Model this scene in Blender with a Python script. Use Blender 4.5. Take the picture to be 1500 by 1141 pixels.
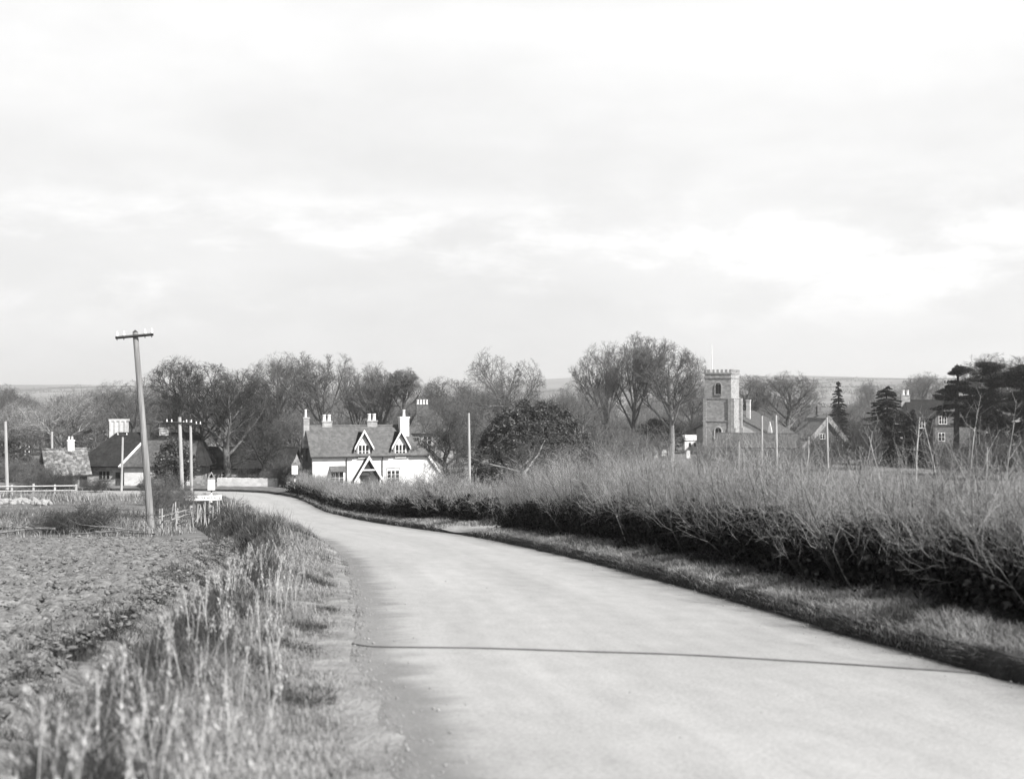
import bpy, math, random
import numpy as np
from mathutils import Vector, Matrix

for o in list(bpy.data.objects):
    bpy.data.objects.remove(o, do_unlink=True)
SC = bpy.context.scene
COL = SC.collection
rad = math.radians
F = 1800.0            # focal length in photo pixels (photo 1500 px wide)
HOR = 580.0           # horizon row in the photo
EYE = 1.7

# ------------------------------------------------------------------ camera
cd = bpy.data.cameras.new('camera'); cam = bpy.data.objects.new('camera', cd); COL.objects.link(cam)
cd.sensor_width = 36.0; cd.lens = 36.0 * F / 1500.0
cd.clip_start = 0.1; cd.clip_end = 20000
cam.location = (0, 0, EYE); cam.rotation_euler = (rad(90.0) + math.atan((HOR - 570.5) / F), 0, 0)
cd.dof.use_dof = True; cd.dof.focus_distance = 70.0; cd.dof.aperture_fstop = 1.75
SC.camera = cam
SC.view_settings.view_transform = 'Standard'; SC.view_settings.look = 'None'
SC.view_settings.exposure = 0.72; SC.view_settings.gamma = 1.0
SC.cycles.max_bounces = 6; SC.cycles.diffuse_bounces = 3; SC.cycles.volume_bounces = 1
SC.cycles.transparent_max_bounces = 8

# ------------------------------------------------------------------ sun + sky
SUN_AZ, SUN_EL = 133.0, 42.0      # azimuth clockwise from the view direction (+Y)
sv = Vector((math.sin(rad(SUN_AZ)) * math.cos(rad(SUN_EL)), math.cos(rad(SUN_AZ)) * math.cos(rad(SUN_EL)), math.sin(rad(SUN_EL))))
sl = bpy.data.lights.new('sun', 'SUN'); sl.energy = 5.0; sl.angle = rad(0.5); sl.color = (1.0, 0.985, 0.965)
so = bpy.data.objects.new('sun', sl); COL.objects.link(so); so.rotation_euler = sv.to_track_quat('Z', 'Y').to_euler()

W = bpy.data.worlds.new('World'); SC.world = W; W.use_nodes = True
nt = W.node_tree; nt.nodes.clear()
def N(t, **kw):
    n = nt.nodes.new(t)
    for k, v in kw.items(): setattr(n, k, v)
    return n
L = nt.links.new
out = N('ShaderNodeOutputWorld'); bg = N('ShaderNodeBackground'); L(bg.outputs[0], out.inputs[0])
bg.inputs[1].default_value = 0.0715
sky = N('ShaderNodeTexSky', sky_type='NISHITA', sun_disc=False)
sky.sun_elevation = rad(SUN_EL); sky.sun_rotation = rad(SUN_AZ)
bw = N('ShaderNodeRGBToBW'); L(sky.outputs[0], bw.inputs[0])
tc = N('ShaderNodeTexCoord'); sep = N('ShaderNodeSeparateXYZ'); L(tc.outputs['Generated'], sep.inputs[0])
def M(op, a, b=None, c=None, clamp=False):
    n = N('ShaderNodeMath', operation=op); n.use_clamp = clamp
    for i, v in enumerate((a, b, c)):
        if v is None: continue
        if isinstance(v, (int, float)): n.inputs[i].default_value = v
        else: L(v, n.inputs[i])
    return n.outputs[0]
def MR(v, a, b, c, d, t='SMOOTHSTEP'):
    n = N('ShaderNodeMapRange', interpolation_type=t); L(v, n.inputs[0])
    for i, q in enumerate((a, b, c, d)): n.inputs[i + 1].default_value = q
    return n.outputs[0]
def noise(vec, scale, det, rough=0.55, loc=(0, 0, 0), sc=(1, 1, 1), dist=0.0):
    mp = N('ShaderNodeMapping'); mp.inputs['Location'].default_value = loc; mp.inputs['Scale'].default_value = sc
    L(vec, mp.inputs[0]); n = N('ShaderNodeTexNoise'); L(mp.outputs[0], n.inputs['Vector'])
    n.inputs['Scale'].default_value = scale; n.inputs['Detail'].default_value = det; n.inputs['Roughness'].default_value = rough
    n.inputs['Distortion'].default_value = dist
    return n.outputs[0]
g = tc.outputs['Generated']
el = sep.outputs[2]
veil = noise(g, 2.2, 4, 0.5, (3.1, 0.4, 1.7), (1, 1, 3.2), 0.3)              # broad thin veil
puff = noise(g, 5.5, 8, 0.62, (1.3, 2.2, 0.35), (1, 1, 2.7), 0.2)         # cumulus band
band = M('MULTIPLY', MR(el, 0.035, 0.09, 0, 1), MR(el, 0.12, 0.19, 1, 0))
puffm = M('MULTIPLY', MR(puff, 0.42, 0.66, 0, 1), band)
veilm = MR(veil, 0.36, 0.66, 0, 1)
mott = M('SUBTRACT', noise(g, 11.0, 6, .6, (7.3, 1.2, 4.4), (1, 1, 2.2), .3), .5)
high = MR(el, 0.28, 0.48, 1, 0)                                              # clear overhead
base = M('MULTIPLY', bw.outputs[0], .33)
base = M('MINIMUM', base, 4.0)
c1 = M('ADD', 7.15, M('MULTIPLY', veilm, .9))
c1 = M('ADD', c1, MR(el, 0.12, 0.30, 0.0, 0.9))
c1 = M('ADD', c1, M('MULTIPLY', puffm, 2.3))
c1 = M('ADD', c1, M('MULTIPLY', mott, 1.2))
mixv = N('ShaderNodeMix', data_type='FLOAT'); L(high, mixv.inputs[0]); L(base, mixv.inputs[2]); L(c1, mixv.inputs[3])
L(mixv.outputs[0], bg.inputs[0])

# ------------------------------------------------------------------ helpers
RNG = np.random.default_rng(7)

def tag(o, label=None, cat=None, group=None, kind=None):
    if label: o['label'] = label
    if cat: o['category'] = cat
    if group: o['group'] = group
    if kind: o['kind'] = kind
    return o

def thing(name, label, cat, loc=(0, 0, 0), rz=0.0, group=None, scale=None):
    o = bpy.data.objects.new(name, None); COL.objects.link(o)
    o.location = loc; o.rotation_euler = (0, 0, rz)
    if scale is not None: o.scale = scale
    o.empty_display_size = 0.3
    return tag(o, label, cat, group)

def link(name, me, parent=None, mat=None):
    if mat is not None and not me.materials: me.materials.append(mat)
    o = bpy.data.objects.new(name, me); COL.objects.link(o)
    if parent is not None: o.parent = parent
    return o

def np_mesh(name, V, Q, smooth=False):
    """V (n,3); Q (k,3|4) array or list of such arrays"""
    me = bpy.data.meshes.new(name)
    Qs = Q if isinstance(Q, list) else [Q]
    V = np.asarray(V, np.float32)
    me.vertices.add(len(V)); me.vertices.foreach_set('co', V.ravel())
    idx = np.concatenate([q.ravel() for q in Qs]).astype(np.int32)
    tot = np.concatenate([np.full(len(q), q.shape[1], np.int32) for q in Qs])
    st = np.concatenate([[0], np.cumsum(tot)[:-1]]).astype(np.int32)
    me.loops.add(len(idx)); me.loops.foreach_set('vertex_index', idx)
    me.polygons.add(len(tot)); me.polygons.foreach_set('loop_start', st)
    me.update(calc_edges=True)
    if smooth: me.polygons.foreach_set('use_smooth', np.ones(len(tot), bool))
    return me

class Acc:
    def __init__(s): s.v = []; s.q = {}; s.n = 0
    def add(s, V, Q):
        if len(V) == 0: return
        s.v.append(V); k = Q.shape[1]; s.q.setdefault(k, []).append(Q + s.n); s.n += len(V)
    def mesh(s, name, smooth=False):
        return np_mesh(name, np.concatenate(s.v), [np.concatenate(x) for x in s.q.values()], smooth)

def tubes(P, R, sides=3):
    P = np.asarray(P, float); R = np.asarray(R, float)
    n, m = P.shape[:2]
    T = np.gradient(P, axis=1); T /= np.linalg.norm(T, axis=2, keepdims=True) + 1e-9
    A = np.where(np.abs(T[..., 2:3]) < 0.9, np.array([0, 0, 1.0]), np.array([1.0, 0, 0]))
    U = np.cross(T, A); U /= np.linalg.norm(U, axis=2, keepdims=True) + 1e-9
    Vv = np.cross(T, U)
    a = np.arange(sides) / sides * 2 * math.pi
    X = P[:, :, None, :] + R[:, :, None, None] * (np.cos(a)[None, None, :, None] * U[:, :, None, :] + np.sin(a)[None, None, :, None] * Vv[:, :, None, :])
    base = (np.arange(n) * m * sides)[:, None, None]
    i = (np.arange(m - 1) * sides)[None, :, None]; j = np.arange(sides)[None, None, :]; j2 = (j + 1) % sides
    q = np.stack([base + i + j, base + i + j2, base + i + sides + j2, base + i + sides + j], -1)
    return X.reshape(-1, 3), q.reshape(-1, 4)

def quads_at(C, D, Nn, ln, wd):
    """leaf quads: centres C, long direction D, plane helper Nn, half length ln, half width wd"""
    S = np.cross(D, Nn); S /= np.linalg.norm(S, axis=1, keepdims=True) + 1e-9
    ln = np.asarray(ln)[:, None]; wd = np.asarray(wd)[:, None]
    V = np.stack([C - D * ln, C + S * wd - D * ln * .1, C + D * ln, C - S * wd - D * ln * .1], 1).reshape(-1, 3)
    Q = np.arange(len(C) * 4).reshape(-1, 4)
    return V, Q

def unit(rng, n):
    v = rng.normal(size=(n, 3)); return v / np.linalg.norm(v, axis=1, keepdims=True)

def vnoise(x, y, seed=0):
    x = np.asarray(x, float); y = np.asarray(y, float)
    xi = np.floor(x); yi = np.floor(y); fx = x - xi; fy = y - yi
    fx = fx * fx * (3 - 2 * fx); fy = fy * fy * (3 - 2 * fy)
    def h(a, b):
        s = np.sin(a * 127.1 + b * 311.7 + seed * 74.7) * 43758.5453
        return s - np.floor(s)
    return (h(xi, yi) * (1 - fx) + h(xi + 1, yi) * fx) * (1 - fy) + (h(xi, yi + 1) * (1 - fx) + h(xi + 1, yi + 1) * fx) * fy

class MB:
    """python mesh accumulator for built things"""
    def __init__(s): s.v = []; s.f = []
    def box(s, x0, x1, y0, y1, z0, z1):
        b = len(s.v)
        s.v += [(x0, y0, z0), (x1, y0, z0), (x1, y1, z0), (x0, y1, z0), (x0, y0, z1), (x1, y0, z1), (x1, y1, z1), (x0, y1, z1)]
        s.f += [tuple(b + i for i in q) for q in ((0, 3, 2, 1), (4, 5, 6, 7), (0, 1, 5, 4), (1, 2, 6, 5), (2, 3, 7, 6), (3, 0, 4, 7))]
        return s
    def prism(s, poly, axis, a, b):
        """poly in the two other axes (for 'y': (x,z); for 'x': (y,z); for 'z': (x,y)) extruded a..b"""
        n = len(poly); o = len(s.v)
        def pt(p, t):
            return {'y': (p[0], t, p[1]), 'x': (t, p[0], p[1]), 'z': (p[0], p[1], t)}[axis]
        s.v += [pt(p, a) for p in poly] + [pt(p, b) for p in poly]
        s.f += [tuple(o + i for i in range(n)), tuple(o + n + i for i in reversed(range(n)))]
        s.f += [(o + i, o + (i + 1) % n, o + n + (i + 1) % n, o + n + i) for i in range(n)]
        return s
    def slab(s, pts, t):
        """polygon given an extra thickness t along its normal (outwards = normal of pts order)"""
        p = [Vector(q) for q in pts]; nn = (p[1] - p[0]).cross(p[2] - p[0]).normalized()
        n = len(p); o = len(s.v)
        s.v += [tuple(q) for q in p] + [tuple(q + nn * t) for q in p]
        s.f += [tuple(o + i for i in reversed(range(n))), tuple(o + n + i for i in range(n))]
        s.f += [(o + i, o + (i + 1) % n, o + n + (i + 1) % n, o + n + i) for i in range(n)]
        return s
    def tube(s, pts, rs, sides=8):
        pts = [Vector(p) for p in pts]; o = len(s.v); m = len(pts)
        for i, p in enumerate(pts):
            t = (pts[min(i + 1, m - 1)] - pts[max(i - 1, 0)]).normalized()
            a = Vector((0, 0, 1)) if abs(t.z) < .9 else Vector((1, 0, 0))
            u = t.cross(a).normalized(); w = t.cross(u)
            for k in range(sides):
                an = 2 * math.pi * k / sides
                s.v.append(tuple(p + (u * math.cos(an) + w * math.sin(an)) * rs[i]))
        for i in range(m - 1):
            for k in range(sides):
                k2 = (k + 1) % sides
                s.f.append((o + i * sides + k, o + i * sides + k2, o + (i + 1) * sides + k2, o + (i + 1) * sides + k))
        s.f.append(tuple(o + k for k in reversed(range(sides)))); s.f.append(tuple(o + (m - 1) * sides + k for k in range(sides)))
        return s
    def build(s, name, mat, parent=None):
        me = bpy.data.meshes.new(name); me.from_pydata(s.v, [], s.f); me.update()
        me.materials.append(mat)
        import bmesh
        bm = bmesh.new(); bm.from_mesh(me); bmesh.ops.recalc_face_normals(bm, faces=bm.faces); bm.to_mesh(me); bm.free()
        return link(name, me, parent)

# ------------------------------------------------------------------ materials (neutral greys: the photograph is black and white)
def mat(name, v, rough=0.85, sc=3.0, amp=0.35, bump=0.0, bsc=None, det=6, tint=(1.0, 1.0, 1.0), spec=0.2, vor=0, stretch=(1, 1, 1), voramp=.3, rand=0.0):
    m = bpy.data.materials.new(name); m.use_nodes = True; t = m.node_tree; b = t.nodes['Principled BSDF']
    b.inputs['Roughness'].default_value = rough; b.inputs['Specular IOR Level'].default_value = spec
    tcx = t.nodes.new('ShaderNodeTexCoord'); mp = t.nodes.new('ShaderNodeMapping'); mp.inputs['Scale'].default_value = stretch
    t.links.new(tcx.outputs['Object'], mp.inputs[0])
    nz = t.nodes.new('ShaderNodeTexNoise'); nz.inputs['Scale'].default_value = sc; nz.inputs['Detail'].default_value = det; nz.inputs['Roughness'].default_value = .62
    t.links.new(mp.outputs[0], nz.inputs['Vector'])
    mr = t.nodes.new('ShaderNodeMapRange'); mr.inputs[1].default_value = .3; mr.inputs[2].default_value = .7
    mr.inputs[3].default_value = v * (1 - amp); mr.inputs[4].default_value = v * (1 + amp)
    t.links.new(nz.outputs[0], mr.inputs[0]); val = mr.outputs[0]
    def mul(a, bb):
        q = t.nodes.new('ShaderNodeMath'); q.operation = 'MULTIPLY'; t.links.new(a, q.inputs[0])
        if isinstance(bb, float): q.inputs[1].default_value = bb
        else: t.links.new(bb, q.inputs[1])
        return q.outputs[0]
    if vor:
        vo = t.nodes.new('ShaderNodeTexVoronoi'); vo.inputs['Scale'].default_value = vor; t.links.new(mp.outputs[0], vo.inputs['Vector'])
        sp = t.nodes.new('ShaderNodeRGBToBW'); t.links.new(vo.outputs['Color'], sp.inputs[0])
        m2 = t.nodes.new('ShaderNodeMapRange'); m2.inputs[1].default_value = .2; m2.inputs[2].default_value = .8; m2.inputs[3].default_value = 1 - voramp; m2.inputs[4].default_value = 1 + voramp
        t.links.new(sp.outputs[0], m2.inputs[0]); val = mul(val, m2.outputs[0])
    if rand:
        gi = t.nodes.new('ShaderNodeNewGeometry'); m3 = t.nodes.new('ShaderNodeMapRange'); m3.inputs[3].default_value = 1 - rand; m3.inputs[4].default_value = 1 + rand
        t.links.new(gi.outputs['Random Per Island'], m3.inputs[0]); val = mul(val, m3.outputs[0])
    cb = t.nodes.new('ShaderNodeCombineColor')
    for i in range(3):
        t.links.new(mul(val, float(tint[i])), cb.inputs[i])
    t.links.new(cb.outputs[0], b.inputs['Base Color'])
    if bump:
        bp = t.nodes.new('ShaderNodeBump'); bp.inputs['Strength'].default_value = bump; bp.inputs['Distance'].default_value = 0.05
        n2 = t.nodes.new('ShaderNodeTexNoise'); n2.inputs['Scale'].default_value = bsc or sc * 4; n2.inputs['Detail'].default_value = 6
        t.links.new(mp.outputs[0], n2.inputs['Vector']); t.links.new(n2.outputs[0], bp.inputs['Height']); t.links.new(bp.outputs[0], b.inputs['Normal'])
    return m

MT = dict(
    pasture=mat('pasture_turf', .20, sc=.35, amp=.38, bump=.8, bsc=6, det=10),
    verge=mat('verge_turf', .16, sc=1.4, amp=.5, bump=.8, bsc=9, det=8),
    verge_thin=mat('thin_gravelly_turf', .29, sc=2.4, amp=.4, bump=.9, bsc=24, det=10),
    soil=mat('shade_dark_soil', .028, sc=4, amp=.6, bump=.9, bsc=12),  # near-black earth: shade of kerb bank and ditch put into the colour
    plough=mat('ploughed_soil', .20, sc=7, amp=.6, bump=.9, bsc=22, det=9),
    clod=mat('clod_soil', .17, sc=5, amp=.5, bump=.6, bsc=30, rand=.4),
    grass=mat('dry_grass', .25, sc=1.1, amp=.35, rand=.5, spec=.1),
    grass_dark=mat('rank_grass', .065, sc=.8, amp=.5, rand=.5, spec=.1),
    straw=mat('straw_stalk', .38, sc=2, amp=.2, rand=.3, spec=.1),
    bark=mat('grey_bark', .13, sc=3, amp=.4, bump=.4, stretch=(1, 1, .3)),
    bark_dark=mat('black_bark', .045, sc=3, amp=.4, bump=.4, stretch=(1, 1, .3)),
    bark_pale=mat('pale_bark', .24, sc=3, amp=.3, bump=.4, stretch=(1, 1, .3)),
    twig=mat('bare_twig', .14, sc=.5, amp=.3, rand=.3),
    twig_dark=mat('dark_twig', .07, sc=.5, amp=.3, rand=.3),
    twig_pale=mat('pale_twig', .27, sc=.6, amp=.45, rand=.75),
    leaf_dark=mat('evergreen_leaf', .065, sc=1.0, amp=.4, rand=.5, rough=.45, spec=.4),
    leaf_black=mat('yew_needle', .014, sc=1.0, amp=.4, rand=.4),
    needle=mat('conifer_needle', .03, sc=1.0, amp=.4, rand=.5),
    shade_leaf=mat('shade_black_leaf', .009, sc=1.2, amp=.6, rand=.7, rough=.6),  # leaf toned almost black to paint the shade inside the hedge base
    ivy=mat('ivy_leaf', .15, sc=1.2, amp=.4, rand=.4, rough=.5),
    white=mat('white_paint', .80, sc=2, amp=.06, rough=.6),
    whitewash=mat('whitewashed_stone', .80, sc=1.3, amp=.12, bump=.5, bsc=9, vor=2.6, stretch=(1, 1, 1.8), voramp=.06),
    slate=mat('roof_slate', .12, sc=2.5, amp=.25, bump=.4, bsc=14, vor=4, stretch=(1, 1, 1), voramp=.13),
    tile_dark=mat('shade_dark_roof_tile', .026, sc=2.0, amp=.35, bump=.4, bsc=14, vor=5, voramp=.2),
    tile_mid=mat('brown_roof_tile', .09, sc=2.0, amp=.3, bump=.4, bsc=14, vor=5, voramp=.2),
    stone=mat('rubble_stone', .34, sc=1.5, amp=.18, bump=.7, bsc=7, vor=2.2, stretch=(1, 1, 1.8), voramp=.19),
    stone_pale=mat('pale_dressed_stone', .55, sc=1.5, amp=.15, bump=.4, bsc=9, vor=2, stretch=(1, 1, 1.6), voramp=.1),
    stone_dim=mat('weathered_stone', .26, sc=1.2, amp=.4, bump=.6, bsc=8, vor=2.2, stretch=(1, 1, 1.6), voramp=.25),
    brick=mat('shade_dark_brick', .075, sc=2.5, amp=.3, bump=.4, bsc=16, vor=5, stretch=(1, 1, 2), voramp=.25),
    brick_mid=mat('brown_brick', .13, sc=2.5, amp=.3, bump=.4, bsc=16, vor=5, stretch=(1, 1, 2), voramp=.25),
    rough_tile=mat('rough_old_tile', .15, sc=3.5, amp=.75, bump=1.0, bsc=7, vor=3, voramp=.4),
    thatch=mat('pale_thatch', .30, sc=5, amp=.35, bump=.8, bsc=14, stretch=(1, 1, .35)),
    pot=mat('pale_chimney_pot', .66, sc=4, amp=.12),
    glass=mat('window_glass', .02, rough=.08, sc=3, amp=.3, spec=.5),
    timber=mat('weathered_timber', .24, sc=2.2, amp=.4, bump=.5, stretch=(3, 3, .25)),
    timber_pale=mat('pale_timber', .38, sc=2.2, amp=.3, bump=.5, stretch=(3, 3, .3)),
    timber_dark=mat('dark_timber', .05, sc=3, amp=.4),
    metal_dark=mat('black_paint', .02, rough=.5, amp=.2),
    porcelain=mat('white_porcelain', .88, rough=.2, amp=.04, spec=.5),
    lettering=mat('grey_lettering', .22, amp=.2),
    stripe_grey=mat('dark_grey_stripe', .13, rough=.6, amp=.3),
    rock=mat('pale_rubble', .33, sc=3, amp=.3, bump=.6),
    hillside=mat('far_fields', .20, sc=.006, amp=.45, det=4),
)

# ------------------------------------------------------------------ terrain
PY = np.array([-60, 0, 40, 75, 90, 102, 114, 130, 160, 220, 300, 500, 900, 1500, 2200, 3200, 5000, 9000.])
PZ = np.array([4.3, 0, -3.0, -5.62, -6.62, -7.08, -7.38, -7.65, -8.1, -8.8, -9.6, -11, -8, 3, 22, 44, 50, 50.])
_d = np.diff(PZ) / np.diff(PY)
_m = np.concatenate([[_d[0]], np.where(_d[1:] * _d[:-1] > 0, 2 * _d[1:] * _d[:-1] / (_d[1:] + _d[:-1] + 1e-12), 0), [0]])
def prof(y):
    y = np.clip(np.asarray(y, float), PY[0], PY[-1]); i = np.clip(np.searchsorted(PY, y) - 1, 0, len(PY) - 2)
    h = PY[i + 1] - PY[i]; t = (y - PY[i]) / h
    return (PZ[i] * (2 * t**3 - 3 * t**2 + 1) + h * _m[i] * (t**3 - 2 * t**2 + t) + PZ[i + 1] * (-2 * t**3 + 3 * t**2) + h * _m[i + 1] * (t**3 - t**2))
def G(x, y):
    """open ground height"""
    x = np.asarray(x, float); y = np.asarray(y, float)
    far = np.clip((y - 700) / 1500, 0, 1)
    return prof(y) + far * ((vnoise(x / 700, y / 900, 3) - .5) * 26 + (vnoise(x / 260, y / 500, 5) - .5) * 7 - 20 * np.clip(.35 - x / 700, 0, 1))
def gz(x, y): return float(G(x, y))
def wx(px, Y): return (px - 750.0) / F * Y          # world x of a photo column at depth Y
def wz(py, Y): return EYE + (HOR - py) / F * Y      # world z of a photo row at depth Y

# road centre line
RC = [(4.3, -20), (3.3, -10), (3.0, 0), (2.2, 7), (1.15, 13), (.72, 16.5), (-.2, 22.7), (-1.4, 30), (-3.5, 40), (-6.4, 50), (-9.9, 62), (-13.7, 77), (-17.4, 92), (-20.1, 102), (-22.6, 109), (-25.6, 113.6), (-30, 115.8), (-38, 116.6), (-52, 116.8), (-80, 116)]
def catmull(P, step=.4):
    P = np.array(P, float); o = []
    for i in range(len(P) - 1):
        p0, p1, p2, p3 = P[max(i - 1, 0)], P[i], P[i + 1], P[min(i + 2, len(P) - 1)]
        n = max(2, int(np.linalg.norm(p2 - p1) / step)); t = np.linspace(0, 1, n, endpoint=False)[:, None]
        o.append(.5 * (2 * p1 + (p2 - p0) * t + (2 * p0 - 5 * p1 + 4 * p2 - p3) * t**2 + (3 * p1 - p0 - 3 * p2 + p3) * t**3))
    return np.concatenate(o + [P[-1:]])
RP = catmull(RC)
RT = np.gradient(RP, axis=0); RT /= np.linalg.norm(RT, axis=1, keepdims=True)
RN = np.stack([RT[:, 1], -RT[:, 0]], 1)            # points to the right of travel
RS = np.concatenate([[0], np.cumsum(np.linalg.norm(np.diff(RP, axis=0), axis=1))])
HW = 2.85
def sidx(Y):
    """index along the road whose centre is at depth Y (before the bend)"""
    return int(np.argmin(np.abs(RP[:np.argmax(RP[:, 1]), 1] - Y)))
def road_d(x, y):
    x = np.ravel(x); y = np.ravel(y); o = np.full(len(x), 1e3); Rs = RP[::3]; Ns = RN[::3]
    for k in range(0, len(x), 4000):
        dx = x[k:k + 4000, None] - Rs[None, :, 0]; dy = y[k:k + 4000, None] - Rs[None, :, 1]
        j = np.argmin(dx * dx + dy * dy, 1); a = np.arange(len(j))
        perp = dx[a, j] * Ns[j, 0] + dy[a, j] * Ns[j, 1]; dist = np.sqrt(dx[a, j]**2 + dy[a, j]**2)
        o[k:k + 4000] = np.sign(perp) * dist
    return o
DR = np.array([2.83, 2.87, 2.95, 3.2, 3.7, 4.3, 5.0, 5.7, 6.4, 7.5, 9.0])
ZR = np.array([-.06, .10, .19, .23, .25, .27, .30, .32, .30, .20, .0])
DL = np.array([2.84, 2.95, 3.2, 3.6, 4.0, 4.4, 4.8, 5.2, 5.5, 5.9, 6.7])
ZL2 = np.array([-.01, .10, .30, .42, .45, .38, .16, -.2, -.25, -.05, .0])
ZL = np.array([-.01, .0, .02, .07, .16, .21, .02, -.52, -.60, -.14, .0])
GATE = 46.0                                          # the field entrance in the right verge
def right_bump(d, Y):
    z = np.interp(d, DR, ZR)
    ga = np.exp(-((Y - GATE) / 2.2)**2)
    return z * (1 - .75 * ga * (Y < 90))
def left_bump(d, Y):
    w = np.clip((Y - 23) / 17, 0, 1) * np.clip((100 - Y) / 14, 0, 1)
    return (np.interp(d, DL, ZL) * (1 - w) + np.interp(d, DL, ZL2) * w) * np.clip((112 - Y) / 14, .35, 1)

gx = np.unique(np.concatenate([np.linspace(-9000, -400, 40), np.linspace(-400, -70, 45), np.arange(-70, -30, 1.0), np.arange(-30, 16, .5), np.arange(16, 70, 1.5), np.linspace(70, 500, 60), np.linspace(500, 9000, 40)]))
gy = np.unique(np.concatenate([np.linspace(-60, -6, 12), np.arange(-6, 125, .6), np.arange(125, 300, 3), np.linspace(300, 1200, 60), np.linspace(1200, 9000, 90)]))
GX, GY = np.meshgrid(gx, gy); sh = GX.shape
Z = G(GX, GY)
near = (GY < 130) & (GX > -95) & (GX < 30)
dd = np.full(sh, 1e3); dd[near] = road_d(GX[near], GY[near])
Z -= np.where(np.abs(dd) < 8.6, .45, 0) * np.clip((8.6 - np.abs(dd)) / 1.4, 0, 1)
fieldm = (GY < 44) & (GX < -3) & (dd < -5.6)
Z -= np.where(fieldm, .25 * np.clip((44 - GY) / 3, 0, 1), 0)
Z += np.where(GY > 20, 1, 0) * np.where(~fieldm & (np.abs(dd) > 8), 1, 0) * (vnoise(GX / 2.2, GY / 2.2, 1) - .5) * .10 * (GY < 300)
ni, nj = sh; ii = np.arange((ni - 1) * (nj))
ii = ii[(ii % nj) != nj - 1]
ground = link('ground', np_mesh('ground', np.stack([GX, GY, Z], -1).reshape(-1, 3), np.stack([ii, ii + 1, ii + nj + 1, ii + nj], 1), True), None, None)
ground['kind'] = 'structure'
# ground material: turf near, a patchwork of fields far away
gm = MT['pasture']; ground.data.materials.append(gm)
t = gm.node_tree; b = t.nodes['Principled BSDF']
tcx = t.nodes.new('ShaderNodeTexCoord'); vo = t.nodes.new('ShaderNodeTexVoronoi'); vo.inputs['Scale'].default_value = .0045
t.links.new(tcx.outputs['Object'], vo.inputs['Vector']); rb = t.nodes.new('ShaderNodeRGBToBW'); t.links.new(vo.outputs['Color'], rb.inputs[0])
mr = t.nodes.new('ShaderNodeMapRange'); mr.inputs[3].default_value = .55; mr.inputs[4].default_value = 1.35; t.links.new(rb.outputs[0], mr.inputs[0])
lk = b.inputs['Base Color'].links[0]; src = lk.from_socket
mx = t.nodes.new('ShaderNodeVectorMath'); mx.operation = 'SCALE'; t.links.new(src, mx.inputs[0]); t.links.new(mr.outputs[0], mx.inputs['Scale']); t.links.new(mx.outputs[0], b.inputs['Base Color'])

def strip(name, ds, zfun, i0, i1, mt, side, stepk=1, thick_noise=0.05, nsc=.5, smooth=True, wob=False):
    """a ground strip that follows the road: ds distances from the centre line (positive), side +1 right / -1 left"""
    I = np.arange(i0, i1, stepk); C = RP[I]; Nn = RN[I] * side
    D = np.asarray(ds)[None, :] + np.zeros((len(I), 1))
    D0 = D
    if wob:
        wv = .16 * (vnoise(RS[I] / .9, RS[I] * 0, 5) - .5) + .14 * (vnoise(RS[I] / .33, RS[I] * 0, 6) - .5)
        D = D + wv[:, None] * np.clip((4.2 - D) / 1.2, 0, 1)
    X = C[:, None, 0] + Nn[:, None, 0] * D; Y = C[:, None, 1] + Nn[:, None, 1] * D
    Zz = prof(C[:, 1])[:, None] * 0 + prof(Y) + zfun(D0, Y)
    if thick_noise: 
        fade = np.clip((D - ds[1]) / .6, 0, 1) * np.clip((ds[-1] - D) / .8, 0, 1)
        Zz = Zz + (vnoise(X / nsc, Y / nsc, 9) - .5) * 2 * thick_noise * fade
    n, m = X.shape; k = np.arange((n - 1) * m); k = k[k % m != m - 1]
    q = np.stack([k, k + 1, k + m + 1, k + m], 1)
    if side < 0: q = q[:, ::-1]
    o = link(name, np_mesh(name, np.stack([X, Y, Zz], -1).reshape(-1, 3), q, smooth), None, mt); o['kind'] = 'structure'
    return o, D, I
# road
ri = len(RP)
road, D, I = strip('road', np.linspace(-HW - .25, HW + .12, 25), lambda d, Y: .03 - .03 * (d / HW)**2, 0, ri, None, 1, 1, 0)
uv = road.data.uv_layers.new(name='UVMap')
lu = np.zeros(len(road.data.loops), np.int32); road.data.loops.foreach_get('vertex_index', lu)
UVv = np.stack([np.broadcast_to(D, (len(I), 25)), np.broadcast_to(RS[I][:, None], (len(I), 25))], -1).reshape(-1, 2)
uv.data.foreach_set('uv', UVv[lu].astype(np.float32).ravel())
rm = bpy.data.materials.new('road_surface'); rm.use_nodes = True; nt = rm.node_tree; b = nt.nodes['Principled BSDF']; L = nt.links.new
b.inputs['Roughness'].default_value = .8; b.inputs['Specular IOR Level'].default_value = .25
uvn = N('ShaderNodeTexCoord'); s2 = N('ShaderNodeSeparateXYZ'); L(uvn.outputs['UV'], s2.inputs[0]); U = uvn.outputs['UV']; u = s2.outputs[0]
n_big = noise(U, .35, 5, .6, (2, 7, 0), (1.2, .35, 1)); n_gr = noise(U, 26, 4, .7); n_mid = noise(U, 3.5, 6, .6, (0, 0, 0), (1, .5, 1))
n_tr = noise(U, 1.0, 7, .7, (5, 0, 0), (.5, 1.1, 1))              # transverse wash marks at the edge
edge = M('ADD', u, M('MULTIPLY', M('SUBTRACT', n_tr, .5), 1.3))
em = MR(edge, -2.55, -2.0, 1, 0)
vv = M('SUBTRACT', s2.outputs[1], 0.0)
em = M('MULTIPLY', em, MR(vv, 60, 80, 1, .5))
base = M('ADD', .385, M('MULTIPLY', M('SUBTRACT', n_big, .5), .18))
base = M('ADD', base, M('MULTIPLY', M('SUBTRACT', n_gr, .5), .34))
base = M('ADD', base, M('MULTIPLY', M('SUBTRACT', n_mid, .5), .16))
n_lg = noise(U, 1.6, 6, .65, (9, 1, 0), (1.4, .07, 1))
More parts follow.
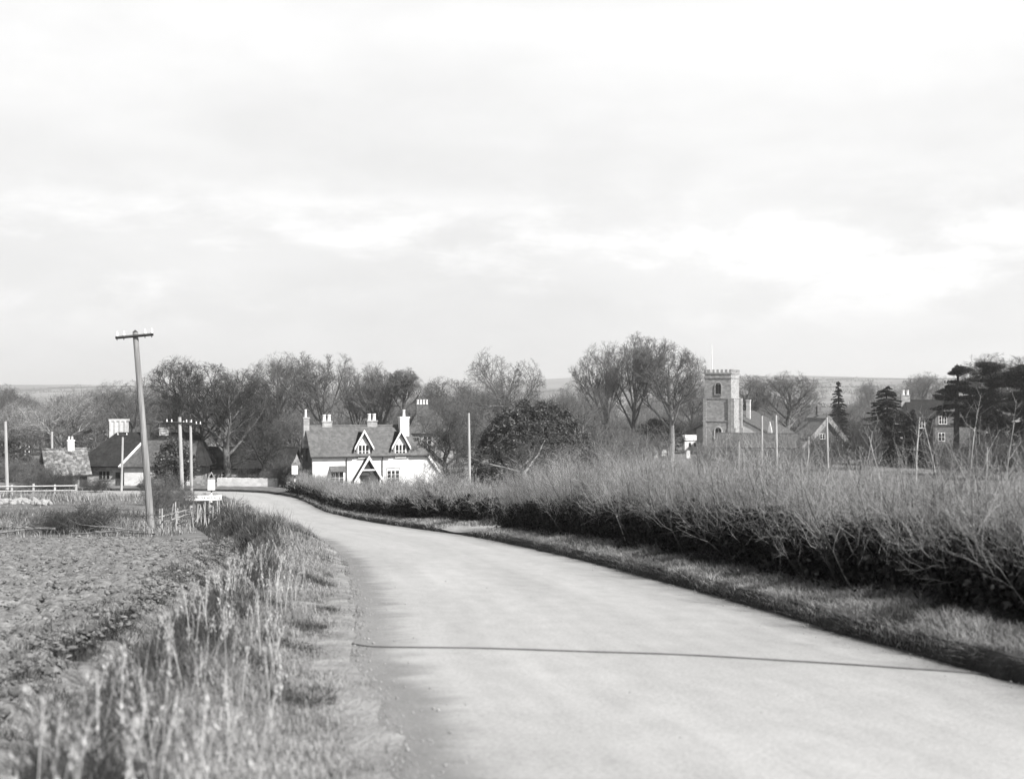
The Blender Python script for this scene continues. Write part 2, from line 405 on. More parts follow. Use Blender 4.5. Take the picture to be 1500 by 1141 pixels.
base = M('ADD', base, M('MULTIPLY', M('SUBTRACT', n_lg, .5), .16))
n_sp = noise(U, 60, 2, .5, (3, 3, 0))
base = M('MULTIPLY', base, MR(n_sp, .62, .72, 1, .6))
base = M('MULTIPLY', base, M('SUBTRACT', 1.0, M('MULTIPLY', em, .42)))
redge = M('ADD', u, M('MULTIPLY', M('SUBTRACT', noise(U, .8, 7, .7, (1, 3, 0), (.4, 1.1, 1)), .5), 1.8))
base = M('MULTIPLY', base, MR(redge, 2.0, 2.9, 1, .62))
wheel = M('ADD', MR(M('ABSOLUTE', M('SUBTRACT', M('ABSOLUTE', M('ADD', u, -.2)), 1.0)), .15, .75, 1, 0), 0.0)
base = M('MULTIPLY', base, M('ADD', 1.0, M('MULTIPLY', wheel, .05)))
cb = N('ShaderNodeCombineColor'); [L(base, cb.inputs[i]) for i in range(3)]; L(cb.outputs[0], b.inputs['Base Color'])
bp = N('ShaderNodeBump'); bp.inputs['Strength'].default_value = .5; bp.inputs['Distance'].default_value = .012; L(n_gr, bp.inputs['Height']); L(bp.outputs[0], b.inputs['Normal'])
road.data.materials.append(rm)
iB = int(np.argmax(RP[:, 1] > 117.0)) if (RP[:, 1] > 117.0).any() else ri
# verges: the cut edge's shade is put into its near-black earth colour
strip('right_kerb_bank', [2.80, 2.86, 2.92, 2.99], lambda d, Y: right_bump(np.interp(d, [2.80, 2.86, 2.92, 2.99], [2.83, 2.87, 2.95, 3.0]), Y) , 0, ri, MT['soil'], 1, 1, 0, wob=True)
strip('right_verge', [2.98, 3.2, 3.5, 3.9, 4.3, 4.7, 5.2, 5.7, 6.4, 7.2, 8.4], lambda d, Y: right_bump(d, Y) + .004, 0, ri, MT['verge'], 1, 1, .05, wob=True)
strip('left_verge', [2.80, 3.0, 3.2, 3.5, 3.9, 4.2, 4.5, 4.75, 4.9], lambda d, Y: left_bump(d, Y) + .034 * (d < 3.1), 0, ri, MT['verge_thin'], -1, 1, .05, wob=True)
iF = sidx(41)
strip('left_ditch', [4.88, 5.0, 5.2, 5.4, 5.6, 5.9, 6.3, 6.8], lambda d, Y: left_bump(d, Y) - .12 * np.clip((d - 5.5) / .5, 0, 1) - .35 * (d > 6.0), 0, iF, MT['soil'], -1, 1, .07)  # ditch shadow painted by the near-black soil
strip('left_headland', [4.88, 5.0, 5.3, 5.6, 5.9, 6.3, 6.8, 7.6, 8.6], lambda d, Y: left_bump(d, Y) - .02 * (d > 7.8), iF - 1, ri, MT['verge'], -1, 1, .06)

# ploughed field beside the left verge
fv = np.concatenate([np.arange(3, 24, .075), np.arange(24, 45, .13)])                 # depth
fq = np.concatenate([np.arange(-.6, 9, .075), np.arange(9, 34, .17)])                   # distance outwards from the ditch
FV, FQ = np.meshgrid(fv, fq, indexing='ij')
ci = np.array([sidx(y) for y in fv]); bx = RP[ci, 0] + RN[ci, 0] * -5.75
bx = np.interp(fv, fv, bx)
FX = bx[:, None] - FQ; FY = FV + 0 * FQ
f1 = (vnoise(FX / .55, FY / .55, 11) - .5); f2 = (vnoise(FX / .24, FY / .24, 12) - .5); f3 = vnoise(FX / 1.6, FY / 1.6, 13) - .5
fur = np.abs(((FX * .92 + FY * .25 + f3 * .5) / .42) % 1 - .5) * 2
FZ = G(FX, FY) + .02 + f1 * .07 + f2 * .06 + f3 * .10 + (fur - .5) * .05
def field_drop(q, x, y):
    t_ = np.clip((.75 - q + .5 * (vnoise(x / .6, y / .6, 18) - .5)) / 1.25, 0, 1); return .42 * t_ * t_ * (3 - 2 * t_)
FZ -= field_drop(FQ, FX, FY)
FZ += (vnoise(FX / .13, FY / .13, 14) - .5) * .075 + (vnoise(FX / .085, FY / .085, 16) - .5) * .06 - np.clip(vnoise(FX / .5, FY / .35, 15) - .74, 0, 1) * .9
fade = np.clip((44.5 - FY) / 3, 0, 1)
FZ = G(FX, FY) - .18 * (1 - fade) + (FZ - G(FX, FY)) * fade
n, m = FX.shape; k = np.arange((n - 1) * m); k = k[k % m != m - 1]
fo = link('ploughed_field', np_mesh('ploughed_field', np.stack([FX, FY, FZ], -1).reshape(-1, 3), np.stack([k + 1, k, k + m, k + m + 1], 1)), None, MT['plough']); fo['kind'] = 'structure'
# clods turned up by the plough
def clods(n, rng):
    y = 5 + (rng.random(n)**1.5) * 36; q = rng.random(n)**1.3 * 20
    i = np.array([sidx(a) for a in y]); x = RP[i, 0] - RN[i, 0] * 5.75 - q
    s = np.minimum(rng.gamma(1.3, .009, n) + .008, .055)
    ico = np.array([(1, 0, 0), (-1, 0, 0), (0, 1, 0), (0, -1, 0), (0, 0, 1), (0, 0, -1), (.6, .6, .5), (-.6, .6, .5), (-.6, -.6, .5), (.6, -.6, .5)], float)
    tri = np.array([(0, 6, 9), (2, 7, 6), (1, 8, 7), (3, 9, 8), (4, 6, 7), (4, 7, 8), (4, 8, 9), (4, 9, 6), (0, 2, 6), (2, 1, 7), (1, 3, 8), (3, 0, 9), (5, 2, 0), (5, 1, 2), (5, 3, 1), (5, 0, 3)])
    V = ico[None] * (1 + rng.normal(0, .38, (n, 10, 1))) * s[:, None, None] * np.array([1.35, .9, .8])
    a = rng.random(n) * 6.28; ca, sa = np.cos(a), np.sin(a)
    V = np.stack([V[..., 0] * ca[:, None] - V[..., 1] * sa[:, None], V[..., 0] * sa[:, None] + V[..., 1] * ca[:, None], V[..., 2]], -1)
    z = G(x, y) + .02 + (vnoise(x / .55, y / .55, 11) - .5) * .09 + (vnoise(x / .24, y / .24, 12) - .5) * .10 + (vnoise(x / 1.6, y / 1.6, 13) - .5) * .08 + s * .35
    V += np.stack([x, y, z], 1)[:, None, :]
    Q = (np.arange(n) * 10)[:, None, None] + tri[None]
    return V.reshape(-1, 3), Q.reshape(-1, 3)
V_, Q_ = clods(24000, RNG)
tag(link('soil_clods', np_mesh('soil_clods', V_, Q_), None, MT['clod']), 'pale lumpy clods turned up over the ploughed field at left', 'soil', kind='stuff')

def grit(n, rng):
    f = sidx(3) + rng.random(n)**1.3 * (sidx(45) - sidx(3)); i = f.astype(int); sd = np.where(rng.random(n) < .72, -1, 1); d = 2.95 - np.abs(rng.normal(0, .28, n)) + .1 * rng.random(n)
    far = rng.random(n) < .012; d = np.where(far, rng.random(n) * 2.8, d); d = np.where((sd > 0) & (d > 2.78), 2.75, d); C = RP[i] + (RP[i + 1] - RP[i]) * (f - i)[:, None] + RN[i] * (sd * d)[:, None]
    s_ = .0025 + np.minimum(rng.gamma(1.1, .0026, n), .014); oc = np.array([(1, 0, 0), (0, 1, 0), (-1, 0, 0), (0, -1, 0), (0, 0, .8), (0, 0, -.8)], float); tri = np.array([(0, 1, 4), (1, 2, 4), (2, 3, 4), (3, 0, 4), (1, 0, 5), (2, 1, 5), (3, 2, 5), (0, 3, 5)])
    V = oc[None] * (1 + rng.normal(0, .25, (n, 6, 1))) * s_[:, None, None] + np.stack([C[:, 0], C[:, 1], prof(C[:, 1]) + np.where(d < 2.86, .03 - .03 * (d / HW)**2, left_bump(d, C[:, 1]) + .02) + s_ * .4], 1)[:, None]
    return V.reshape(-1, 3), ((np.arange(n) * 6)[:, None, None] + tri[None]).reshape(-1, 3)
tag(link('loose_gravel', np_mesh('loose_gravel', *grit(14000, RNG)), None, MT['rock']), 'loose grit scattered along the worn edges of the road', 'gravel', kind='stuff')

# ------------------------------------------------------------------ grasses
def blades(x, y, z, h, w, lean, rng, m=4):
    n = len(x); a = rng.random(n) * 6.28
    d = np.stack([np.cos(a), np.sin(a)], 1); s = np.stack([-np.sin(a), np.cos(a)], 1)
    t = np.linspace(0, 1, m); V = np.zeros((n, m, 2, 3))
    for k, tt in enumerate(t):
        off = d * (lean * h * tt**2)[:, None]
        ww = (w * (1 - tt * .92))[:, None] * s
        zz = z + h * (tt - .35 * lean * tt**2)
        for e, sg in enumerate((-1, 1)):
            V[:, k, e, 0] = x + off[:, 0] + sg * ww[:, 0]; V[:, k, e, 1] = y + off[:, 1] + sg * ww[:, 1]; V[:, k, e, 2] = zz
    b0 = (np.arange(n) * m * 2)[:, None]; kk = (np.arange(m - 1) * 2)[None, :]
    Q = np.stack([b0 + kk, b0 + kk + 1, b0 + kk + 3, b0 + kk + 2], -1).reshape(-1, 4)
    return V.reshape(-1, 3), Q
def along(n, Y0, Y1, d0, d1, side, rng, pw=1.0):
    """random points in a strip beside the road, denser near the camera for pw > 1"""
    i0, i1 = sidx(Y0), sidx(Y1)
    f = i0 + (rng.random(n)**pw) * (i1 - i0); i = f.astype(int); fr = f - i
    C = RP[i] * (1 - fr)[:, None] + RP[np.minimum(i + 1, ri - 1)] * fr[:, None]; d = d0 + rng.random(n) * (d1 - d0)
    x = C[:, 0] + RN[i, 0] * side * d; y = C[:, 1] + RN[i, 1] * side * d
    return x, y, d
rng = np.random.default_rng(21)
A1, A2, A3 = Acc(), Acc(), Acc()
# left verge: short thin turf by the road, rank tussocks on the bank
def left_grass(n, Y0, Y1, pw):
    x, y, d = along(n, Y0, Y1, 2.66, 6.0, -1, rng, pw)
    cl = vnoise(x / .45, y / .45, 31); cl2 = vnoise(x / 1.7, y / 1.7, 32)
    hh = np.interp(d, [2.9, 3.3, 3.9, 4.4, 4.8, 5.4], [.05, .08, .17, .28, .20, .14]) * (.35 + .95 * cl) * (.55 + .8 * cl2) * (.6 + .8 * rng.random(n)) * np.where(rng.random(n) < .08, 1.9, 1)
    hh *= 1 + .9 * np.clip((y - 25) / 15, 0, 1) * np.interp(d, [2.9, 3.4, 4.2], [2.2, 1.2, .2])
    keep = rng.random(n) < np.interp(d, [2.66, 2.95, 3.4, 4.2], [.05, .55, .9, 1]) * (.45 + cl)
    x, y, d, hh = x[keep], y[keep], d[keep], hh[keep]; n = len(x)
    z = prof(y) + left_bump(d, y)
    w = np.interp(y, [0, 12, 40, 110], [.0028, .004, .009, .02]) * (.7 + .6 * rng.random(n))
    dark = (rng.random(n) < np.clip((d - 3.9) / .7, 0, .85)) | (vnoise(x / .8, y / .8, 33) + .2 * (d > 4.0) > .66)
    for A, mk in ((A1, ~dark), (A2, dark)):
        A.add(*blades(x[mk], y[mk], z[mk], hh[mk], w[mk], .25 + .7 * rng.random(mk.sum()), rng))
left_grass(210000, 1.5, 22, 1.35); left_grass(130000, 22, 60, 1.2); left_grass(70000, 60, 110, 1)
# right verge: combed pale grass overhanging the cut edge
def right_grass(n, Y0, Y1, pw):
    x, y, d = along(n, Y0, Y1, 2.93, 6.0, 1, rng, pw)
    cl = vnoise(x / .5, y / .5, 41); cl2 = vnoise(x / 1.9, y / 1.9, 42)
    hh = np.interp(d, [2.9, 3.2, 4.0, 5.0, 6.0], [.09, .14, .18, .24, .26]) * (.4 + .9 * cl) * (.6 + .8 * cl2) * (.6 + .8 * rng.random(n))
    keep = (np.abs(y - GATE) > 1.8 + rng.random(n)) ; x, y, d, hh = x[keep], y[keep], d[keep], hh[keep]; n = len(x)
    z = prof(y) + right_bump(d, y)
    w = np.interp(y, [0, 12, 40, 110], [.003, .0045, .010, .02]) * (.7 + .6 * rng.random(n))
    dark = vnoise(x / .9, y / .9, 43) > .70
    for A, mk in ((A1, ~dark), (A2, dark)):
        A.add(*blades(x[mk], y[mk], z[mk], hh[mk], w[mk], .4 + .8 * rng.random(mk.sum()), rng))
right_grass(110000, 7, 26, 1.2); right_grass(55000, 26, 60, 1.1); right_grass(22000, 60, 108, 1)
def edge_grass(n, Y0, Y1):
    x, y, d = along(n, Y0, Y1, 2.84, 3.08, 1, rng, 1.3); keep = (np.abs(y - GATE) > 2) & (rng.random(n) < .15 + vnoise(x / .35, y / .35, 44)); x, y, d = x[keep], y[keep], d[keep]; n = len(x)
    A1.add(*blades(x, y, prof(y) + right_bump(d, y) - .02, .06 + .17 * rng.random(n) * (.4 + vnoise(x / .4, y / .4, 45)), np.interp(y, [0, 12, 40, 110], [.003, .004, .009, .018]), .7 + 1.1 * rng.random(n), rng))
edge_grass(26000, 7, 40); edge_grass(9000, 40, 105)
# tufts over the pasture, the rough headland and by the far road
def tufts(n, x0, x1, y0, y1, h, keepf=None, A=A1):
    x = x0 + rng.random(n) * (x1 - x0); y = y0 + rng.random(n) * (y1 - y0)
    d = road_d(x, y); k = (d < -6.2) | (d > 8.2)
    k &= rng.random(n) < vnoise(x / 1.5, y / 1.5, 51)**1.5 * 1.5
    x, y = x[k], y[k]; n = len(x)
    w = np.interp(y, [0, 40, 110], [.004, .010, .022]) * (.7 + .6 * rng.random(n))
    A.add(*blades(x, y, G(x, y) - .02, h * (.4 + 1.1 * rng.random(n)), w, .3 + .7 * rng.random(n), rng, 3))
tufts(45000, -40, -12, 42, 62, .30); tufts(26000, -60, -18, 60, 112, .16); tufts(9000, -40, -12, 42, 80, .45, A=A2); tufts(6000, -75, -25, 98, 116, .35); tufts(16000, -80, -26, 103, 111.5, .75)
# dark weeds growing over the ditch and the ragged edge of the field
n = 62000; y = 3.5 + 37 * rng.random(n)**1.35; q = -.75 + 1.75 * rng.random(n)**1.4; i = np.array([sidx(a_) for a_ in np.linspace(3, 41, 400)]); ex = np.interp(y, np.linspace(3, 41, 400), RP[i, 0] - RN[i, 0] * 5.75)
x = ex - q; k = rng.random(n) < .15 + 1.1 * vnoise(x / .5, y / .5, 71) * np.clip(1.2 - q, .1, 1); x, y, q = x[k], y[k], q[k]; n = len(x)
A2.add(*blades(x, y, G(x, y) - field_drop(q, x, y) - .04, .07 + .22 * rng.random(n) * vnoise(x / .7, y / .7, 72), np.interp(y, [0, 12, 40], [.003, .0045, .010]), .3 + .8 * rng.random(n), rng))
# tall dry stalks on the left bank
n = 400
x, y, d = along(n, 2.2, 24, 3.5, 4.7, -1, rng, 1.5)
k = rng.random(n) < .25 + .9 * vnoise(x / .9, y / .9, 61); x, y, d = x[k], y[k], d[k]; n = len(x)
h = .28 + .38 * rng.random(n)**1.4
bx_, by_ = rng.normal(0, .16, n), rng.normal(0, .16, n)
tt = np.linspace(0, 1, 5)
P = np.stack([x[:, None] + bx_[:, None] * tt**1.6 * h[:, None], y[:, None] + by_[:, None] * tt**1.6 * h[:, None], (prof(y) + left_bump(d, y))[:, None] + h[:, None] * tt], -1)
R = (.0030 + .002 * rng.random(n))[:, None] * np.array([1, .95, .85, .9, .5])[None]
A3.add(*tubes(P, R, 5))
# seed heads along the upper stalk: small husks
hn = 26; ci_ = np.repeat(np.arange(n), hn); tpos = .62 + .38 * rng.random(n * hn)
C = P[ci_, 0] * 0 + np.stack([np.interp(tpos, [0, 1], [0, 1])] * 3, 1) * 0
C = P[ci_, 0] + (P[ci_, 4] - P[ci_, 0]) * tpos[:, None]; C[:, :2] += rng.normal(0, .014, (n * hn, 2))
Dv = unit(rng, n * hn) * .6 + np.array([0, 0, 1.0]); Dv /= np.linalg.norm(Dv, axis=1, keepdims=True)
A3.add(*quads_at(C, Dv, unit(rng, n * hn), .010 + .02 * rng.random(n * hn), .003 + .004 * rng.random(n * hn)))
tag(link('verge_grass', A1.mesh('verge_grass'), None, MT['grass']), 'pale dry grass covering both road verges and field edges', 'grass', kind='stuff')
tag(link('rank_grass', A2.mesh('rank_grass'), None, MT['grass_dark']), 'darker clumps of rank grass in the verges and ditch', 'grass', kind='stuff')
tag(link('dry_stalk_grass', A3.mesh('dry_stalk_grass'), None, MT['straw']), 'tall bleached dry stalks rising from the near left bank', 'grass', kind='stuff')


# ------------------------------------------------------------------ trees
def grow(P, R, Ls, nc, t0, t1, ang, ratio, up, wob, m, rng, rk=.6, rmin=.01, jit=.3, tip=.35, lenfun=None):
    """children on every parent polyline. P (N,m,3)"""
    n, mp = P.shape[:2]
    t = t0 + (t1 - t0) * ((np.arange(nc)[None] + rng.random((n, nc))) / nc)
    f = t * (mp - 1); i = np.minimum(f.astype(int), mp - 2); fr = (f - i)[..., None]
    a = np.arange(n)[:, None]
    pos = P[a, i] * (1 - fr) + P[a, i + 1] * fr
    rr = R[a, i] * (1 - fr[..., 0]) + R[a, i + 1] * fr[..., 0]
    T = P[a, i + 1] - P[a, i]; T /= np.linalg.norm(T, axis=-1, keepdims=True) + 1e-9
    A = np.where(np.abs(T[..., 2:3]) < .9, np.array([0, 0, 1.0]), np.array([1.0, 0, 0]))
    U = np.cross(T, A); U /= np.linalg.norm(U, axis=-1, keepdims=True) + 1e-9; Vv = np.cross(T, U)
    az = rng.random((n, 1)) * 6.28 + np.arange(nc)[None] * 2.4 + rng.normal(0, .4, (n, nc))
    an = np.deg2rad(ang[0] + (ang[1] - ang[0]) * rng.random((n, nc)))
    D = np.cos(an)[..., None] * T + np.sin(an)[..., None] * (np.cos(az)[..., None] * U + np.sin(az)[..., None] * Vv)
    ln = Ls[:, None] * ratio * (1 + jit * rng.normal(size=(n, nc)).clip(-2, 2)) * ((1.15 - .5 * t) if lenfun is None else lenfun(t))
    ln = np.maximum(ln, .05)
    N_ = n * nc; pos = pos.reshape(N_, 3); D = D.reshape(N_, 3); ln = ln.ravel(); rr = rr.ravel()
    out = np.zeros((N_, m, 3)); out[:, 0] = pos; st = ln / (m - 1)
    for k in range(1, m):
        out[:, k] = out[:, k - 1] + D * st[:, None]
        D = D + np.array([0, 0, up]) + rng.normal(0, wob, (N_, 3)); D /= np.linalg.norm(D, axis=1, keepdims=True) + 1e-9
    r0 = np.maximum(rr * rk, rmin)
    Rr = r0[:, None] * np.linspace(1, tip, m)[None]
    return out, np.maximum(Rr, rmin * .5), ln

STY = {
  # trunk fraction, first branch, n1, angle1, ratio1, up1, level ratios/angles
  'elm':  dict(tr=.58, t0=.36, n1=14, a1=(22, 50), r1=.72, up=.07, n=(9, 7, 5, 3), rat=(.48, .52, .55, .60), a=(22, 50), wob=.08),
  'fan':  dict(tr=.42, t0=.45, n1=11, a1=(12, 36), r1=1.30, up=.03, n=(10, 7, 5, 3), rat=(.36, .50, .55, .60), a=(16, 42), wob=.06),
  'oak':  dict(tr=.46, t0=.40, n1=12, a1=(30, 75), r1=1.0, up=.06, n=(9, 7, 5, 3), rat=(.46, .50, .54, .58), a=(26, 58), wob=.13),
  'lolly':dict(tr=.80, t0=.62, n1=16, a1=(20, 60), r1=.30, up=.16, n=(8, 7, 6, 3), rat=(.55, .50, .52, .55), a=(30, 65), wob=.14),
  'apple':dict(tr=.34, t0=.74, n1=7, a1=(35, 75), r1=1.65, up=.02, n=(9, 8, 6, 3), rat=(.45, .48, .50, .55), a=(35, 75), wob=.22),
  'thinapple':dict(tr=.46, t0=.80, n1=6, a1=(30, 70), r1=1.15, up=.02, n=(7, 6, 5, 2), rat=(.45, .48, .50, .55), a=(30, 65), wob=.18),
  'thin': dict(tr=.80, t0=.30, n1=14, a1=(25, 50), r1=.36, up=.10, n=(6, 6, 5, 2), rat=(.50, .5, .55, .6), a=(30, 60), wob=.13),
}
def bare_tree(seed, style, H=14.0, lean=0.0, rmin=.0118, forks=1):
    """tapered trunk and limbs, and the fine crown, as two meshes; unit height H, base at the origin"""
    rng = np.random.default_rng(seed); S = STY[style]
    tr, cr = Acc(), Acc(); m0 = 9; lt = H * S['tr']
    P0, R0 = [], []
    for fk in range(forks):
        d = np.array([lean + (fk - (forks - 1) / 2) * .22, rng.normal(0, .03), 1.0]); d /= np.linalg.norm(d); p = np.array([(fk - (forks - 1) / 2) * .25, 0, -.3]); pts = [p]
        for k in range(m0 - 1):
            p = p + d * lt / (m0 - 1); pts.append(p); d = d + np.append(rng.normal(0, .05, 2), .03); d /= np.linalg.norm(d)
        P0.append(pts); R0.append(H * (.036 if 'apple' in style else .0155) / forks**.5 * np.array([1.5, 1.1, 1, .94, .88, .8, .7, .58, .42]))
    P0 = np.array(P0); R0 = np.array(R0); L0 = np.full(forks, lt)
    tr.add(*tubes(P0, R0, 9))
    P1, R1, L1 = grow(P0, R0, L0, max(3, S['n1'] // forks), S['t0'], 1.0, S['a1'], S['r1'], S['up'], S['wob'] * .8, 8, rng, .58, .03, .18, .18, lambda t: 1.1 - .55 * (t - S['t0']) / (1 - S['t0']))
    tr.add(*tubes(P1, R1, 6))
    P, R, Ln = P1, R1, L1
    for lv in range(4):
        P, R, Ln = grow(P, R, Ln, S['n'][lv], (.22, .15, .15, .2)[lv], 1.0, S['a'], S['rat'][lv], (.06, .05, .04, .02)[lv], S['wob'] * (1, 1, 1.1, 1.1)[lv], (6, 5, 4, 3)[lv], rng, .62, rmin * (1.9, 1.3, 1, .8)[lv], .28, .3)
        cr.add(*tubes(P, R, (5, 3, 3, 3)[lv]))
    co = np.concatenate(cr.v); cx = np.median(co[:, :2], axis=0); rx = np.percentile(np.abs(co[:, :2] - cx), 93); z9 = np.percentile(co[:, 2], 97); c = np.array([cx[0], cx[1], z9 * .60]); rr_ = np.array([rx, rx, z9 * .40]) * 1.04
    def rnd(V):
        q = (V - c) / rr_; rho = np.linalg.norm(q, axis=1); k = (rho > .55) & (V[:, 2] > z9 * .35); f = np.ones(len(V)); f[k] = (.55 + .75 * (1 - np.exp(-(rho[k] - .55) / .75))) / rho[k]; return c + (V - c) * f[:, None]
    if 'apple' not in style: cr.v = [rnd(V) for V in cr.v]; tr.v = [rnd(V) for V in tr.v]
    a, b = tr.mesh(style + '_trunk', True), cr.mesh(style + '_crown')
    co = np.concatenate(cr.v); w = np.percentile(np.abs(co[:, :2] - np.median(co[:, :2], axis=0)), 97) * 2; h = np.percentile(co[:, 2], 99.7)
    return a, b, w, h

def leaf_cluster(C, rad_, n, rng, size, A, flat=1.0, up=0.3):
    """n leaves spread in each of the lumps C"""
    k = len(C); p = unit(rng, k * n) * (rng.random(k * n)**.45)[:, None] * np.repeat(rad_, n)[:, None]; p[:, 2] *= flat
    D = unit(rng, k * n); D[:, 2] *= .6; D /= np.linalg.norm(D, axis=1, keepdims=True)
    Nn = unit(rng, k * n) + np.array([0, 0, up]) + p * .6
    A.add(*quads_at(np.repeat(C, n, 0) + p, D, Nn, size * (.6 + .8 * rng.random(k * n)), size * .45 * (.6 + .8 * rng.random(k * n))))

def place(name, label, cat, tm, px, top, Y, wpx, trunk_mat, crown_mat, group=None, rz=None, base=None):
    """a tree thing: meshes tm scaled so that its crown top sits at photo row `top` and it is wpx photo pixels wide"""
    a, b, w, h = tm
    x = wx(px, Y); z = gz(x, Y) if base is None else base
    H = wz(top, Y) - z; Wd = wpx / F * Y
    t = thing(name, label, cat, (x, Y, z), rz if rz is not None else random.random() * 6.28, group, (Wd / w, Wd / w, H / h))
    for nm, me, mt in (('trunk', a, trunk_mat), ('crown', b, crown_mat)):
        o = bpy.data.objects.new(nm, me); COL.objects.link(o); o.parent = t
        if not me.materials: me.materials.append(mt)
        o.material_slots[0].link = 'OBJECT'; o.material_slots[0].material = mt
    return t
random.seed(5)
TM = {
 'elm1': bare_tree(1, 'elm'), 'elm2': bare_tree(2, 'elm'), 'fan1': bare_tree(3, 'fan'), 'fan2': bare_tree(4, 'fan'), 'oak1': bare_tree(5, 'oak'), 'oak2': bare_tree(6, 'oak'),
 'lolly': bare_tree(7, 'lolly'), 'apple1': bare_tree(8, 'apple', 7), 'apple2': bare_tree(9, 'apple', 7, .1), 'thinapple': bare_tree(31, 'thinapple', 7), 'thin': bare_tree(10, 'thin'), 'twin': bare_tree(12, 'elm', 14, 0, .0135, 2), 'fan3': bare_tree(14, 'fan', 14, .05),
}
tw, tp, td = MT['twig'], MT['twig_pale'], MT['twig_dark']; bk, bp_, bd = MT['bark'], MT['bark_pale'], MT['bark_dark']
BT = 'bare winter trees of the village'
TREES = [
 # name, label, mesh, px, top, Y, width px, trunk, crown
 ('bare_tree', 'bare tree cut by the left picture edge behind the tallest isolated pole', 'elm1', 2, 563, 215, 60, bk, tw),
 ('bare_tree', 'pale twiggy tree with light trunk behind the small thatched cottage', 'oak1', 88, 571, 170, 135, bp_, tp),
 ('bare_tree', 'low bare tree between the left edge pole and the pale trunked tree', 'oak2', 40, 590, 190, 90, bk, tp),
 ('bare_tree', 'spreading bare tree rising above the big ribbed chimney stack', 'oak2', 190, 553, 165, 125, bk, tw),
 ('bare_tree', 'tall twin trunked dark bare tree just right of the paired telegraph poles', 'twin', 288, 525, 128, 118, bk, td),
 ('bare_tree', 'dark bare tree with single pale trunk above the road sign', 'elm2', 334, 542, 125, 118, bk, td),
 ('bare_tree', 'small dark round twiggy tree overhanging the bend in the road', 'apple1', 388, 612, 126, 95, bd, td),
 ('bare_tree', 'tall round headed tree left of the fan shaped trees behind the white cottage', 'elm1', 412, 517, 185, 95, bk, tw),
 ('bare_tree', 'tall fan shaped tree rising behind the left chimney of the white cottage', 'fan1', 480, 517, 180, 100, bk, tw),
 ('bare_tree', 'slender bare tree leaning behind the middle of the cottage ridge', 'fan3', 524, 535, 195, 70, bk, tw),
 ('bare_tree', 'bare tree with several upright limbs behind the cottage ridge chimneys', 'fan2', 558, 533, 182, 80, bk, tw),
 ('bare_tree', 'lollipop shaped tree with small dense round head beside the fan trees', 'lolly', 592, 540, 178, 48, bk, tw),
 ('bare_tree', 'low bushy bare tree at the right side of the hipped roof with four chimney pots', 'oak1', 652, 576, 143, 74, bk, tw),
 ('bare_tree', 'hazy round bare tree right of the four pot chimney', 'elm2', 672, 553, 185, 78, bk, tw),
 ('dark_fruit_tree', 'black forked trunk tree growing just right of the white cottage', 'apple2', 656, 602, 122, 112, bd, td),
 ('bare_tree', 'open crowned bare tree showing above the dark evergreen dome', 'oak2', 752, 516, 172, 112, bk, tw),
 ('bare_tree', 'tall upright tree at the left of the group beside the church', 'fan3', 890, 503, 205, 80, bk, tw),
 ('bare_tree', 'tallest bare tree in the middle of the group left of the church', 'fan1', 930, 490, 200, 95, bk, tw),
 ('bare_tree', 'bare tree with clean pale trunk next to the church tower', 'elm2', 984, 499, 196, 95, bp_, tw),
 ('bare_tree', 'lower broad bare tree at the left foot of the church group', 'oak1', 855, 560, 190, 90, bk, tw),
 ('bare_tree', 'hazy bare tree directly left of the church tower', 'elm1', 1012, 558, 260, 75, bk, tw),
 ('bare_tree', 'round bare tree rising immediately behind the right of the church tower', 'elm2', 1100, 546, 265, 80, bk, tw),
 ('bare_tree', 'broad domed bare tree standing alone right of the church', 'elm1', 1152, 544, 255, 92, bk, tw),
 ('bare_tree', 'far pale bare tree left of the white chimney pots on the right', 'oak1', 1282, 556, 420, 62, bk, tw),
 ('bare_tree', 'far pale bare tree above the white chimney pots on the right', 'elm1', 1350, 545, 400, 66, bk, tw),
 ('bare_tree', 'far low bare tree between the two pale distant trees', 'oak2', 1318, 566, 440, 55, bk, tw),
 ('bare_tree', 'bare tree behind the dark pines at the right picture edge', 'elm2', 1478, 518, 200, 110, bk, td),
 ('pale_fruit_tree', 'low dome shaped tree with pale forked trunk before the dark evergreen', 'thinapple', 772, 622, 106, 165, bp_, td),
 ('bare_tree', 'twiggy bare tree between the evergreen dome and the church trees', 'apple2', 880, 612, 150, 95, bk, tw),
 ('bare_tree', 'short bare tree behind the left side of the thatched gable on the right', 'oak2', 1250, 590, 260, 50, bk, tw),
 ('bare_tree', 'bare tree standing behind the low barn left of the white cottage', 'oak1', 440, 600, 160, 90, bk, tw),
 ('bare_tree', 'bare tree filling the space between lollipop tree and hipped roof', 'oak2', 606, 585, 205, 80, bk, tw),
 ('bare_tree', 'pale hazy bare tree in the gap left of the dark twin trunked tree', 'elm2', 240, 588, 200, 80, bk, tp),
 ('bare_tree', 'pale fine twigged tree rising behind the plain pole at the left edge', 'elm2', 22, 578, 200, 75, bk, tw),
 ('bare_tree', 'pale fine twigged tree between the small cottage chimney and the ribbed chimney', 'elm1', 135, 574, 195, 90, bk, tw),
 ('bare_tree', 'pale tree filling the gap directly left of the leaning pole top', 'fan2', 158, 566, 210, 80, bk, tw),
 ('bare_tree', 'pale round tree just right of the leaning telegraph pole', 'elm2', 222, 574, 190, 70, bk, tw),
 ('bare_tree', 'pale round tree above the roof of the small rough tiled cottage', 'fan3', 62, 577, 215, 85, bk, tw),
 ('bare_tree', 'fine twigged tree behind the pale pole left of the evergreen dome', 'elm1', 705, 566, 215, 85, bk, tw),
 ('bare_tree', 'low bare tree in the gap between evergreen dome and church trees', 'elm1', 822, 585, 230, 75, bk, tw),
]
